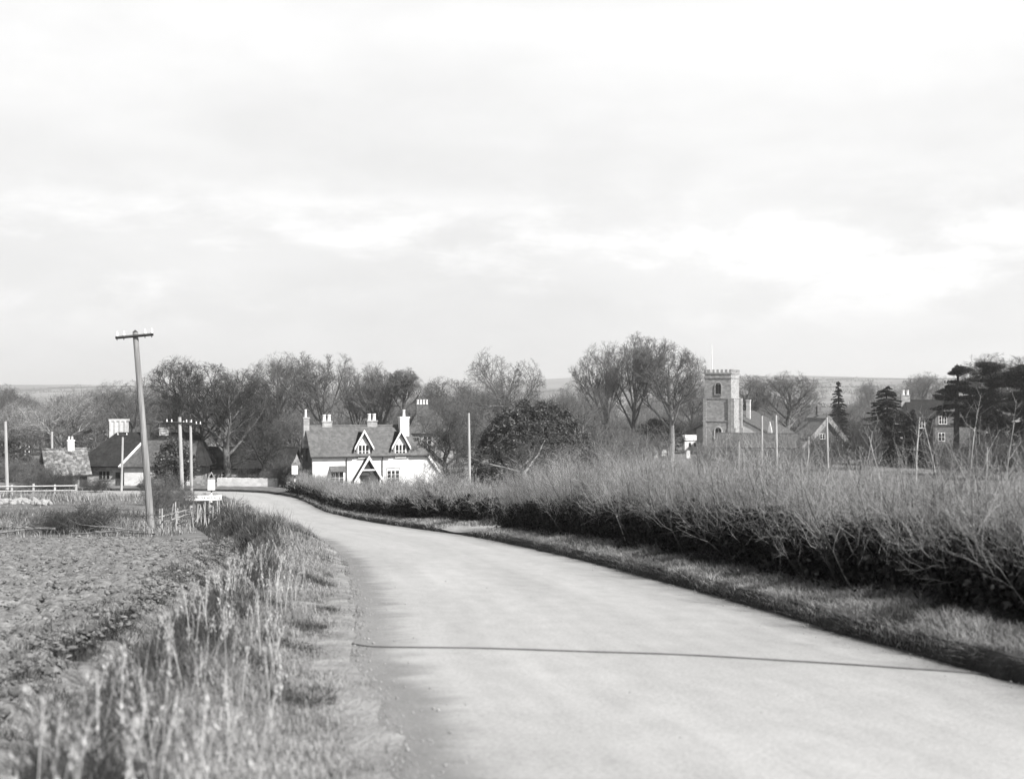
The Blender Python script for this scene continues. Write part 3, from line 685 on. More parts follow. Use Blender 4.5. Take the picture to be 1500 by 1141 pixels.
for nm, lab, tm, px, top, Y, w, tb, cb_ in TREES:
    place(nm, lab, 'tree', TM[tm], px, top, Y, w * 1.1, tb, cb_, BT if nm == 'bare_tree' else None, 2.2 if nm == 'pale_fruit_tree' else None)

# ---- evergreens
rng = np.random.default_rng(77)
def trunk_mesh(H, r, name='trunk', lean=(0, 0)):
    t = np.linspace(0, 1, 8); P = np.stack([lean[0] * t * t * H, lean[1] * t * t * H, -.3 + t * (H + .3)], -1)[None]
    P[0, 1:-1, :2] += rng.normal(0, r * .25, (6, 2))
    A = Acc(); A.add(*tubes(P, (r * np.array([1.4, 1.05, 1, .9, .8, .65, .45, .15]))[None], 9)); return A
def evergreen(name, label, px, Y, crownA, trunkA, mat_leaf, mat_bark, cat='tree'):
    x = wx(px, Y); z = gz(x, Y); t = thing(name, label, cat, (x, Y, z))
    link('trunk', trunkA.mesh('trunk', True), t, mat_bark); link('crown', crownA.mesh('crown'), t, mat_leaf); return t
# the big domed holm oak behind the hedge
Y = 128; x0, z0 = wx(787, Y), 0; sc_ = Y / F
def dome_lumps(n, rx, ry, h, rng, prof_fun):
    a = rng.random(n) * 6.28; e = np.arcsin(rng.random(n) * .98); k = .9 + .12 * rng.random(n)
    p = np.stack([rx * np.cos(e) * np.cos(a) * k, ry * np.cos(e) * np.sin(a) * k, h * np.sin(e) * k], -1); return prof_fun(p)
A = Acc(); Hd = wz(583, Y) - gz(x0, Y)
lum = dome_lumps(640, 96 * sc_, 5.2, Hd - .30, rng, lambda p: p)
lum[:, 2] -= np.clip((lum[:, 0] - 1.0) * .22, 0, 2) * (lum[:, 2] / Hd)       # lower to the right
lum[:, 0] += 0
leaf_cluster(lum, .34 + .36 * rng.random(len(lum)), 85, rng, .12, A, .85)
inn = dome_lumps(160, 78 * sc_, 4.6, Hd - 1.0, rng, lambda p: p * (.5 + .4 * rng.random((160, 1))))
leaf_cluster(inn, .8 + .5 * rng.random(160), 70, rng, .18, A, .85)
B = trunk_mesh(Hd * .8, .35)
evergreen('holm_oak', 'huge dark evergreen dome with glossy leaf clumps behind the pale fruit tree', 787, Y, A, B, MT['leaf_dark'], bd)
# yew: black mass by the church
def yew(px, top, Y, wpx, label, name='yew_tree', leaf=None, n=160, size=.13):
    A = Acc(); x = wx(px, Y); H = wz(top, Y) - gz(x, Y); rx = wpx / F * Y / 2
    a = rng.random(n) * 6.28; e = rng.random(n); r = rx * np.sin(np.pi * (e * .88 + .1))**.6 * (.45 + .55 * rng.random(n))
    C = np.stack([r * np.cos(a), r * np.sin(a), .5 + e * (H - .9)], -1)
    leaf_cluster(C, (.13 * H) * (.5 + .7 * rng.random(n)), 70, rng, size, A, .75)
    return evergreen(name, label, px, Y, A, trunk_mesh(H * .8, .28), leaf or MT['leaf_black'], bd)
yew(965, 612, 208, 82, 'black spreading yew beside the church tower')
yew(1150, 634, 232, 32, 'small black yew right of the nave roof', n=70)
yew(1118, 623, 240, 34, 'dark rounded evergreen above the end of the nave roof', n=70)
yew(1180, 618, 225, 30, 'narrow dark evergreen against the left slope of the thatched gable', n=70)
yew(12, 640, 140, 60, 'dark evergreen shrub low behind the white rail fence', 'evergreen_shrub', MT['leaf_dark'], 80)
yew(256, 640, 119, 62, 'dense dark evergreen behind the paired telegraph poles', 'evergreen_shrub', MT['leaf_dark'], 110)
# conifers with tiers of drooping boughs
def conifer(px, top, Y, wpx, label, name='spruce_tree', tiers=30, dens=1.0, bare=.08, taper=1.0, mt=None):
    x = wx(px, Y); H = wz(top, Y) - gz(x, Y); rx = wpx / F * Y / 2; A = Acc(); B = trunk_mesh(H * .99, .02 * H)
    for k in range(tiers):
        f = bare + (1 - bare) * (k + .1 + .8 * rng.random()) / tiers; nb = int(9 * (1 - f * .5)); r = rx * ((1 - f)**taper + .05)
        a = rng.random() * 6.28 + np.arange(nb) * 6.28 / nb + rng.normal(0, .25, nb); ln = r * (.65 + .5 * rng.random(nb))
        tt = np.linspace(0, 1, 5); d = np.stack([np.cos(a), np.sin(a)], 1)
        P = np.stack([d[:, :1] * tt * ln[:, None], d[:, 1:] * tt * ln[:, None], (f * H + rng.normal(0, .28 * H / tiers, nb))[:, None] + ln[:, None] * ((.10 + rng.normal(0, .12, nb))[:, None] * tt - .40 * tt**2 + .14 * tt**4)], -1)
        B.add(*tubes(P, np.full((nb, 1), .035) * np.linspace(1, .3, 5)[None], 4))
        n = int(230 * dens * max(.25, (1 - f))); tpos = rng.random((nb, n))**.7
        C = np.stack([np.interp(tpos[i], tt, P[i, :, c]) for i in range(nb) for c in range(3)]).reshape(nb, 3, n).transpose(0, 2, 1).reshape(-1, 3)
        side = np.repeat(np.stack([-d[:, 1], d[:, 0], 0 * d[:, 0]], 1), n, 0); wdt = (rng.random(nb * n) - .5) * np.repeat(ln, n) * .55 * (1.15 - tpos.ravel())
        C = C + side * wdt[:, None]; C[:, 2] -= np.abs(wdt) * .25 + rng.random(nb * n) * .12
        D = np.repeat(np.concatenate([d, -.35 * np.ones((nb, 1))], 1), n, 0) + side * np.sign(wdt)[:, None] * .8 + rng.normal(0, .35, (nb * n, 3)); D /= np.linalg.norm(D, axis=1, keepdims=True)
        A.add(*quads_at(C, D, unit(rng, nb * n) + np.array([0, 0, .8]),   .15 + .16 * rng.random(nb * n), .045 + .045 * rng.random(nb * n)))
    return evergreen(name, label, px, Y, A, B, mt or MT['needle'], bd)
conifer(1228, 558, 232, 46, 'slim pointed conifer behind the thatched gable on the right', tiers=34, taper=.75)
conifer(1300, 566, 178, 98, 'dense dark conifer left of the brick gable house', tiers=36, dens=2.0, taper=.5, bare=.02)
conifer(1336, 600, 172, 66, 'lower dark conifer touching the left wall of the brick gable house', tiers=24, dens=1.2, taper=.6, bare=.02)
# pines / cedars with flat plates of foliage
def cedar(px, top, Y, wpx, label, name='cedar_tree', plates=22, seed=1, low=.3, mt=None, lean=(0, 0)):
    rng = np.random.default_rng(seed); x = wx(px, Y); H = wz(top, Y) - gz(x, Y); rx = wpx / F * Y / 2; A = Acc(); B = trunk_mesh(H * .93, .026 * H, lean=lean)
    for k in range(plates):
        f = low + (.97 - low) * (k + rng.random()) / plates; a = rng.random() * 6.28 if k % 3 else rng.choice([0, math.pi]) + rng.normal(0, .3)
        r = rx * (.95 - .55 * max(0, f - .55) / .45) * (.45 + .55 * rng.random()) * (1 if f > .45 else .8)
        if f > .93: r *= .35
        base = np.array([lean[0] * f * f * H, lean[1] * f * f * H, f * H * .94]); end = base + np.array([math.cos(a) * r, math.sin(a) * r, H * .05 * rng.normal()])
        tt = np.linspace(0, 1, 5)[:, None]; P = base + (end - base) * tt; P[:, 2] += np.sin(tt[:, 0] * 3.14) * -.25
        B.add(*tubes(P[None], (.10 * np.linspace(1, .35, 5))[None], 5))
        nl = int(11 + 10 * r / rx)
        C = base + (end - base) * (.35 + .75 * rng.random((nl, 1))); C += rng.normal(0, 1, (nl, 3)) * np.array([.16, .16, .02]) * rx * .9
        C[:, 2] = P[-1, 2] + (C[:, 2] - P[-1, 2]) * .3 + .12 * rng.normal(size=nl)
        leaf_cluster(C, (.45 + .5 * rng.random(nl)) * (rx / 3.6)**.4, 150, rng, .13, A, .36, 1.0)
    return evergreen(name, label, px, Y, A, B, mt or MT['needle'], bd)
cedar(1402, 522, 178, 62, 'layered pine with flat separate foliage plates behind the brick gable', plates=18, seed=3, low=.42)
cedar(1452, 520, 172, 88, 'dark layered cedar right of the brick gable house', plates=50, seed=4, low=.08)
cedar(1500, 524, 160, 100, 'large dark cedar cut by the right picture edge', plates=60, seed=6, low=.04)

# ---- shrubs and scrub
def scrub_mesh(seed, n=26, H=3.0, W_=3.4, rmin=.010, up=.05):
    rng = np.random.default_rng(seed); a = rng.random(n) * 6.28; r = np.sqrt(rng.random(n)) * W_ * .28
    p = np.stack([r * np.cos(a), r * np.sin(a), np.full(n, -.15)], -1); D = np.stack([np.cos(a) * r / W_ * 1.8, np.sin(a) * r / W_ * 1.8, np.ones(n)], -1) + rng.normal(0, .22, (n, 3)); D /= np.linalg.norm(D, axis=1, keepdims=True)
    m = 7; P = np.zeros((n, m, 3)); P[:, 0] = p; ln = H * (.55 + .45 * rng.random(n))
    for k in range(1, m):
        P[:, k] = P[:, k - 1] + D * (ln / (m - 1))[:, None]; D += rng.normal(0, .13, (n, 3)); D /= np.linalg.norm(D, axis=1, keepdims=True)
    R = np.maximum(.022 * np.linspace(1, .3, m)[None] * np.ones((n, 1)), rmin); A = Acc(); B = Acc(); B.add(*tubes(P, R, 5))
    Q, Rq, Lq = grow(P, R, ln, 10, .2, 1, (25, 65), .40, up, .16, 5, rng, .6, rmin); A.add(*tubes(Q, Rq, 3))
    Q, Rq, Lq = grow(Q, Rq, Lq, 7, .15, 1, (25, 70), .48, up, .16, 4, rng, .6, rmin * .8); A.add(*tubes(Q, Rq, 3))
    Q, Rq, Lq = grow(Q, Rq, Lq, 4, .15, 1, (25, 70), .55, up, .16, 3, rng, .6, rmin * .7); A.add(*tubes(Q, Rq, 3))
    co = np.concatenate(A.v)
    return B.mesh('shrub_stems', True), A.mesh('shrub_twigs'), np.percentile(np.abs(co[:, :2]), 97) * 2, np.percentile(co[:, 2], 99.5)
SM = [scrub_mesh(51), scrub_mesh(52, 34, 3, 4.2), scrub_mesh(53, 20, 3, 3)]
SHR = [
 ('dense twiggy thorn bush standing right of the leaning telegraph pole', 0, 234, 690, 72, 56, tw),
 ('lower thorn bush joined to the tall one near the paired poles', 1, 262, 706, 84, 50, tw),
 ('wide low twiggy bush in the rough grass left of the leaning pole', 1, 130, 738, 46, 120, td),
 ('small twiggy bush at the left edge beyond the ploughed field', 2, 70, 752, 46, 60, tw),
 ('tiny bare bush on the verge left of the road bend', 2, 364, 740, 66, 24, td),
 ('tiny bare bush beside the wooden stakes near the road', 0, 352, 736, 82, 26, td),
 ('thorn bush below the gable end of the white cottage', 1, 428, 668, 122, 60, tw),
 ('twiggy bush against the low wall behind the road bend', 0, 402, 688, 124, 40, tw),
 ('bare shrub in the churchyard left of the black yew', 1, 925, 628, 190, 95, tw),
 ('bare shrub at the right foot of the evergreen dome', 0, 872, 640, 165, 70, td),
 ('bare scrub between the white shed and church tower', 2, 1022, 600, 240, 40, td),
 ('bare shrub below the nave wall of the church', 1, 1050, 645, 150, 60, tw),
 ('tangled shrub in front of the thatched gable', 0, 1205, 632, 160, 60, td),
 ('tangled shrub between the thatched gable and dark conifer', 1, 1255, 610, 165, 80, td),
 ('bare shrub below the brick gable house wall', 2, 1395, 640, 150, 70, td),
 ('shrub under the dark cedar at the right edge', 1, 1462, 628, 140, 100, td),
 ('hazy bush behind the white rails on the left', 1, 30, 668, 135, 80, tw),
 ('hazy bush in front of the thatched cottage on the left', 0, 62, 672, 128, 56, td),
 ('bare shrub screening the left end of the churchyard barn', 1, 1066, 650, 150, 60, tw),
 ('bare shrub in front of the churchyard barn door', 0, 1112, 656, 148, 56, td),
 ('bare shrub at the right end of the churchyard barn', 2, 1160, 650, 150, 50, tw),
 ('grey thorn bush covering the wall of the small rough tiled cottage', 1, 84, 688, 114, 62, td),
 ('grey thorn bush left of the small rough tiled cottage', 0, 52, 676, 115, 56, tw),
 ('low bush in front of the long low house wall', 2, 140, 698, 116, 40, td),
 ('bare shrub at the right end of the white cottage', 2, 662, 672, 112, 44, td),
 ('bare scrub under the tall trees left of the churchyard', 1, 868, 610, 215, 120, tw),
 ('bare scrub at the foot of the twin trunked tree', 0, 300, 672, 140, 70, td),
 ('bare scrub behind the sign on the far side of the bend', 2, 372, 680, 127, 60, td),
 ('thin bush growing in the wooden stakes below the leaning pole', 2, 292, 752, 66, 60, tp),
]
for lab, k, px, top, Y, w, m_ in SHR:
    a, b, ww, hh = SM[k]; x = wx(px, Y); z = gz(x, Y); H = max(.6, wz(top, Y) - z); s = w / F * Y / ww
    t = thing('bare_shrub', lab, 'shrub', (x, Y, z), random.random() * 6.28, 'bare shrubs among the trees and hedges', (s, s, H / hh))
    for nm, me, mt in (('stems', a, bk), ('twigs', b, m_)):
        o = bpy.data.objects.new(nm, me); COL.objects.link(o); o.parent = t
        if not me.materials: me.materials.append(mt)
        o.material_slots[0].link = 'OBJECT'; o.material_slots[0].material = mt
# far scrub that reads as one mass behind the village, and the distant woods
def woodland(name, label, n, x0, x1, y0, y1, hlo, hhi, nt_, size, mt, fill=None):
    A = Acc(); x = wx(x0 + rng.random(n) * (x1 - x0), 1.0); Y = y0 + rng.random(n) * (y1 - y0); x = x * Y; h = hlo + rng.random(n) * (hhi - hlo)
    z = G(x, Y); ii = np.repeat(np.arange(n), nt_); q = unit(rng, n * nt_) * (rng.random(n * nt_)**.4)[:, None]
    P0 = np.stack([x[ii] + q[:, 0] * h[ii] * .55, Y[ii] + q[:, 1] * h[ii] * .5, z[ii] + h[ii] * (.52 + .46 * q[:, 2])], -1)
    D = q * .5 + np.array([0, 0, .7]) + rng.normal(0, .35, (n * nt_, 3)); D /= np.linalg.norm(D, axis=1, keepdims=True)
    ln = size * (.6 + .9 * rng.random(n * nt_)); tt = np.linspace(0, 1, 3)
    P = P0[:, None] + D[:, None] * (ln[:, None] * tt)[..., None]; P[:, 1] += rng.normal(0, .06, (n * nt_, 3)) * size
    A.add(*tubes(P, (size * .028 * (.5 + rng.random(n * nt_)))[:, None] * np.array([1, .8, .3])[None], 3))
    tt = np.linspace(0, 1, 3); T = np.stack([x[:, None] + 0 * tt, Y[:, None] + 0 * tt, z[:, None] - .3 + h[:, None] * .6 * tt], -1)
    A.add(*tubes(T, (.03 * h)[:, None] * np.array([1, .8, .5])[None], 5))
    o = link(name, A.mesh(name), None, mt); return tag(o, label, 'woodland', kind='stuff')
woodland('woodland_scrub', 'grey mass of bare scrub behind the village houses', 95, -40, 860, 186, 262, 5.5, 10.5, 760, 1.4, tw)
woodland('churchyard_scrub', 'grey mass of bare scrub behind the church and its trees', 60, 840, 1290, 262, 330, 4.5, 8.5, 700, 1.5, tw)
woodland('distant_woodland', 'pale far woods on the plain beyond the village', 120, -100, 1600, 450, 900, 7, 11, 420, 3.0, tw)
def hedgerows():
    A = Acc()
    for k in range(46):
        Y0 = 900 + 1900 * rng.random()**.8; X0 = wx(-150 + 1800 * rng.random(), Y0); ln = 120 + 420 * rng.random(); a = rng.normal(0, .35); nb = int(ln / 6); f = np.arange(nb) / nb
        hx = X0 + f * ln * math.cos(a); hy = Y0 + f * ln * math.sin(a); hh = (2.5 + 5 * (rng.random(nb) > .8) + 2.5 * vnoise(f * 9, f * 0 + k, 3)); c = np.stack([hx, hy, G(hx, hy) + hh * .4], -1)
        q = unit(rng, nb * 46); pp = np.repeat(c, 46, 0) + q * np.stack([np.full(nb * 46, 4.2), np.full(nb * 46, 2.0), np.repeat(hh, 46) * .6], -1) * (rng.random(nb * 46)**.4)[:, None]
        A.add(*quads_at(pp, unit(rng, nb * 46), unit(rng, nb * 46), .7 + .6 * rng.random(nb * 46), .3 + .3 * rng.random(nb * 46)))
    return A
tag(link('distant_hedgerow', hedgerows().mesh('distant_hedgerow'), None, tw), 'faint far hedges and copses on the horizon hills', 'hedgerow', kind='stuff')

# ------------------------------------------------------------------ hedges
def hedge(name, label, Y0, Y1, dfun, hfun, per_m, seed, n2, n3, rmin, dens_leaf, ivy=0.0, leafsize=.045):
    rng = np.random.default_rng(seed); i0, i1 = sidx(Y0), sidx(Y1); Lh = RS[i1] - RS[i0]
    def base(n):
        f = i0 + rng.random(n) * (i1 - i0); i = f.astype(int); C = RP[i] + (RP[i + 1] - RP[i]) * (f - i)[:, None]
        d = dfun(C[:, 1]); return C, RN[i], d
    n = int(per_m * Lh); C, Nn, d = base(n); off = rng.normal(0, .34, n); p = C + Nn * (d + off)[:, None]; h = hfun(C[:, 1]) * (.8 + .35 * vnoise(C[:, 1] / 1.1 + off, C[:, 1] * 0 + seed, 8))
    z = prof(p[:, 1]) + right_bump(d + off, p[:, 1]) - .05
    t = thing(name, label, 'hedge', (float(p[0, 0]), float(p[0, 1]), float(z[0])))
    o = np.array(t.location)
    m = 6; D = np.stack([Nn[:, 0] * off * .5, Nn[:, 1] * off * .5, np.ones(n)], -1) + rng.normal(0, .16, (n, 3)); D /= np.linalg.norm(D, axis=1, keepdims=True)
    ln = h * (.78 + .42 * vnoise(C[:, 1] / 2.3, C[:, 1] * 0 + seed + .5, 28)) * (.66 + .42 * rng.random(n)**1.3) * np.where(rng.random(n) < .12, 1.22, 1); P = np.zeros((n, m, 3)); P[:, 0] = np.stack([p[:, 0], p[:, 1], z], -1)
    for k in range(1, m):
        P[:, k] = P[:, k - 1] + D * (ln / (m - 1))[:, None]; D += rng.normal(0, .13, (n, 3)) + np.array([0, 0, .09]); D /= np.linalg.norm(D, axis=1, keepdims=True)
    R = np.maximum((.0045 + .0095 * rng.random(n)**2)[:, None] * np.linspace(1, .35, m)[None], rmin)
    S = Acc(); S.add(*tubes(P - o, R, 4)); T = Acc()
    Q, Rq, Lq = grow(P, R, ln, n2, .40, 1.0, (15, 58), .42, .12, .17, 6, rng, .6, rmin); T.add(*tubes(Q - o, Rq, 3))
    Q, Rq, Lq = grow(Q, Rq, Lq, n3, .15, 1.0, (18, 62), .52, .10, .17, 5, rng, .65, rmin * .75); T.add(*tubes(Q - o, Rq, 3))
    link('stems', S.mesh('hedge_stems', True), t, MT['bark_dark']); link('twigs', T.mesh('hedge_twigs'), t, MT['twig_pale'])
    # near-black leaves packed low, carrying the shade of the base in their colour
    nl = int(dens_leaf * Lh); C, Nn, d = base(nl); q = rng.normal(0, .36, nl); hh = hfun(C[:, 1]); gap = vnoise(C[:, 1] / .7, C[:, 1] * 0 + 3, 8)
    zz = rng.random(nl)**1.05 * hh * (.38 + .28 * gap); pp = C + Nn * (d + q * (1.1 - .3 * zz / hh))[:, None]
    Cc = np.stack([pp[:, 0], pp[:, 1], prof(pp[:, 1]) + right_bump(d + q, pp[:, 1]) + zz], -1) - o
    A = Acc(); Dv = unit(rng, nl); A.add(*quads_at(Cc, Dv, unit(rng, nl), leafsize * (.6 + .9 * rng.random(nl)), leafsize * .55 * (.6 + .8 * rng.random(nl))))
    link('shade_undergrowth', A.mesh('hedge_shade_leaf'), t, MT['shade_leaf'])
    if ivy:
        nl = int(ivy * Lh); C, Nn, d = base(nl); cl = vnoise(C[:, 1] / .45, C[:, 1] * 0 + 1.3, 19); k = cl > .55; C, Nn, d = C[k], Nn[k], d[k]; nl = len(C)
        hh = hfun(C[:, 1]); zz = (.2 + .75 * rng.random(nl)) * hh * (.45 + .25 * vnoise(C[:, 1] / .8, C[:, 1] * 0 + 9, 4)); pp = C + Nn * (d - .30 - .28 * rng.random(nl))[:, None]
        k = vnoise(C[:, 1] / .13, zz / .13, 23) > .58; C, d, zz, pp = C[k], d[k], zz[k], pp[k]; nl = len(C)
        Cc = np.stack([pp[:, 0], pp[:, 1], prof(pp[:, 1]) + right_bump(d, pp[:, 1]) + zz], -1) - o
        A = Acc(); A.add(*quads_at(Cc, unit(rng, nl), unit(rng, nl) + np.array([.2, -.8, .4]), .028 + .02 * rng.random(nl), .022 + .012 * rng.random(nl))); link('ivy', A.mesh('hedge_ivy'), t, MT['ivy'])
    return t
HY = [0, 10, 16.5, 27, 40, 55, 75, 105, 120]; HH = [1.3, 1.36, 1.62, 1.98, 1.98, 1.72, 1.36, 1.7, 1.7]
hf = lambda Y: np.interp(Y, HY, HH)
near_d = lambda Y: np.interp(Y, [5, 12, 16, 22, 27, 38, 46], [5.1, 4.95, 4.9, 4.9, 5.0, 5.0, 5.2])
far_d = lambda Y: np.interp(Y, [48, 60, 110], [5.6, 4.7, 4.4])
hedge('roadside_hedge', 'tall straggly hedge with leafy base coloured black for shade along the near right verge', 8, 44.4, near_d, hf, 66, 1, 7, 6, .0024, 13000, 2600)
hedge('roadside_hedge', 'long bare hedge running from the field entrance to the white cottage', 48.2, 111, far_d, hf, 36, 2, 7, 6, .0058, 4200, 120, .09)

# tall saplings standing out of the near hedge
def sapling(px, top, Y, label, lean, r=.016, nb=9, seed=1):
    rng = np.random.default_rng(seed); i = sidx(Y); x = wx(px, Y); z = gz(x, Y) + .3; H = wz(top, Y) - z
    t = thing('hedge_sapling', label, 'sapling', (x, Y, z), 0, 'saplings standing out of the hedge'); m = 9; D = np.array([lean, 0, 1.0]); D /= np.linalg.norm(D); p = np.array([-lean * H * .5, 0, -.2]); P = [p]
    for k in range(m - 1):
        p = p + D * (H + .2) / (m - 1) / max(D[2], .4); P.append(p); D = D + rng.normal(0, .05, 3); D /= np.linalg.norm(D)
    P = np.array(P)[None]; R = (r * np.linspace(1, .35, m))[None]; A = Acc(); A.add(*tubes(P, R, 6)); B = Acc()
    Q, Rq, Lq = grow(P, R, np.array([H]), nb, .35, 1, (20, 45), .22, .10, .1, 6, rng, .55, .004); B.add(*tubes(Q, Rq, 4))
    Q, Rq, Lq = grow(Q, Rq, Lq, 5, .2, 1, (20, 50), .45, .08, .1, 4, rng, .6, .003); B.add(*tubes(Q, Rq, 3))
    link('stem', A.mesh('sapling_stem', True), t, MT['timber_pale']); link('twigs', B.mesh('sapling_twigs'), t, MT['twig_pale'])
for k, (px, top, Y, ln, lab) in enumerate([
    (1420, 598, 21, .10, 'pale forked sapling in front of the right side of the brick gable'),
    (1372, 620, 22, -.28, 'sapling leaning left before the brick gable house'),
    (1345, 612, 23, .02, 'straight thin sapling left of the brick gable'),
    (1470, 618, 19, .03, 'pale sapling before the dark cedar near the right edge'),
    (1296, 640, 23, -.3, 'sapling leaning left below the dense dark conifer'),
    (1180, 640, 25, .05, 'thin upright sapling left of the thatched gable'),
    (1255, 632, 24, .12, 'thin sapling right of the thatched gable'),
    (930, 668, 31, .1, 'short sapling in the hedge below the churchyard'),
    (1440, 655, 20, -.1, 'short pale sapling between the brick gable and cedar'),
    (905, 700, 30, -.35, 'broken pale stem leaning in the middle of the near hedge')]):
    sapling(px, top, Y, lab, ln, .014 + .006 * (k % 3), 8 + k % 4, 100 + k)

# ------------------------------------------------------------------ buildings
def window(par, u, z, w, h, lights=2, rows=2, y=0.0, axis='y', sgn=-1, frame=None, d=.05, surround=None):
    """frame (with glazing bars) fixed to the wall face at y; pane just inside it"""
    A = MB(); B = MB(); fr = .07
    def bx(mb, a0, a1, z0, z1, d0, d1):
        lo, hi = sorted((y + sgn * d0, y + sgn * d1))
        if axis == 'y': mb.box(a0, a1, lo, hi, z0, z1)
        else: mb.box(lo, hi, a0, a1, z0, z1)
    bx(A, u - w / 2 - fr, u + w / 2 + fr, z - fr * 1.4, z, -.03, d + .05); bx(A, u - w / 2 - fr, u + w / 2 + fr, z + h, z + h + fr, -.03, d)
    bx(A, u - w / 2 - fr, u - w / 2, z, z + h, -.03, d); bx(A, u + w / 2, u + w / 2 + fr, z, z + h, -.03, d)
    for k in range(1, lights): c = u - w / 2 + w * k / lights; bx(A, c - .04, c + .04, z, z + h, -.03, d - .004)
    for k in range(1, rows): c = z + h * k / rows; bx(A, u - w / 2, u + w / 2, c - .018, c + .018, -.03, d - .012)
    f = A.build('window', frame or MT['white'], par)
    bx(B, u - w / 2, u + w / 2, z, z + h, -.03, .012); B.build('pane', MT['glass'], f); return f
def chimney(par, x, y, z0, z1, w, d, mt, pots=2, potmat=None, pr=.13, ph=.55, cap=True):
    A = MB().box(x - w / 2, x + w / 2, y - d / 2, y + d / 2, z0, z1)
    if cap: A.box(x - w / 2 - .06, x + w / 2 + .06, y - d / 2 - .06, y + d / 2 + .06, z1, z1 + .12)
    c = A.build('chimney', mt, par); zt = z1 + (.12 if cap else 0)
    for k in range(pots):
        px = x + (k - (pots - 1) / 2) * (w / max(pots, 1)) if pots > 1 else x
        MB().tube([(px, y, zt), (px, y, zt + ph * .15), (px, y, zt + ph * .8), (px, y, zt + ph * .82), (px, y, zt + ph)], [pr * 1.15, pr, pr * .85, pr * 1.1, pr * 1.05], 10).build('chimney_pot', potmat or MT['pot'], c)
    return c
def site(name, label, px, Y, rz, cat='house', base=None):
    x = wx(px, Y); return thing(name, label, cat, (x, Y, gz(x, Y) if base is None else base), rad(rz))
def gable_house(t, L_, Dp, he, hr, wm, rm_, ov=.25, th=.14, ends=(True, True)):
    """long axis x (0..L_), front at y=0"""
    MB().prism([(0, -.4), (Dp, -.4), (Dp, he), (Dp / 2, hr - .02), (0, he)], 'x', 0, L_).build('wall', wm, t)
    s = (hr - he) / (Dp / 2); R = MB()
    R.slab([(-ov, -ov, he - ov * s), (L_ + ov, -ov, he - ov * s), (L_ + ov, Dp / 2, hr), (-ov, Dp / 2, hr)], th)
    R.slab([(L_ + ov, Dp + ov, he - ov * s), (-ov, Dp + ov, he - ov * s), (-ov, Dp / 2 + .002, hr), (L_ + ov, Dp / 2 + .002, hr)], th)
    R.tube([(-ov, Dp / 2, hr + th * 1.05), (L_ + ov, Dp / 2, hr + th * 1.05)], [.11, .11], 8)
    return R.build('roof', rm_, t)

# --- white cottage
ct = site('white_cottage', 'whitewashed stone cottage with slate roof, two gabled dormers and pointed porch', 458, 115, 20, base=-7.45)
he, hr, Dp = 3.58, 6.12, 5.2; EX = 12.7; hx0, hx1 = 9.35, 11.15
FW = MB().prism([(0, -.5), (EX, -.5), (EX, 1.35), (hx1, he), (0, he)], 'y', 0.0, .35); FW.build('front_wall', MT['whitewash'], ct)
gw = MB().prism([(0.36, -.5), (Dp, -.5), (Dp, he), (Dp / 2, hr - .05), (.36, he + .30)], 'x', .0, .35).build('gable_wall', MT['brick'], ct); gw['label'] = 'end wall coloured dark for its shade'  # dark brick puts the shade of this end into the wall colour
MB().box(.36, EX, Dp - .35, Dp, -.5, 1.35).box(EX - .35, EX, .36, Dp - .36, -.5, 1.30).build('back_wall', MT['stone'], ct)
s = (hr - he) / (Dp / 2); o_ = .22
rf = MB(); rf.slab([(-o_, -o_, he - o_ * s), (hx1 + .12, -o_, he - o_ * s), (hx0, Dp / 2, hr), (-o_, Dp / 2, hr)], .13)
rf.slab([(hx1 + .12, Dp + o_, he - o_ * s), (-o_, Dp + o_, he - o_ * s), (-o_, Dp / 2 + .003, hr), (hx0, Dp / 2 + .003, hr)], .13)
sh_ = (hr - 1.25) / (EX + .2 - hx0)
rf.slab([(EX + .2, -.18, 1.25), (EX + .2, Dp + .18, 1.25), (hx1 + .14, Dp + .18, he - .15), (hx0 + .003, Dp / 2, hr - .003), (hx1 + .14, -.18, he - .15)], .13)
rf.tube([(-o_, Dp / 2, hr + .13), (hx0, Dp / 2, hr + .13)], [.12, .12], 8)
rf.build('roof', MT['slate'], ct)
MB().slab([(hx1 + .1, -.24, he - .12), (hx1 + .1, -.17, he - .12), (EX + .22, -.17, 1.24), (EX + .22, -.24, 1.24)], .20).build('verge_board', MT['white'], ct)
MB().slab([(-.27, -o_, he - o_ * s - .02), (-.225, -o_, he - o_ * s - .02), (-.225, Dp / 2, hr - .02), (-.27, Dp / 2, hr - .02)], .14).build('verge_board', MT['timber_dark'], ct)
for g0, g1 in ((-.2, 3.9), (5.8, 7.4), (9.4, 11.2)): MB().tube([(g0, -.3, he - .2), (g1, -.3, he - .2)], [.06, .06], 8).build('gutter', MT['timber_dark'], ct)
for u in (3.2, 6.66): MB().tube([(u, -.3, he - .2), (u, -.09, he - .5), (u, -.09, -.2)], [.05, .05, .05], 8).build('downpipe', MT['timber_dark'], ct)
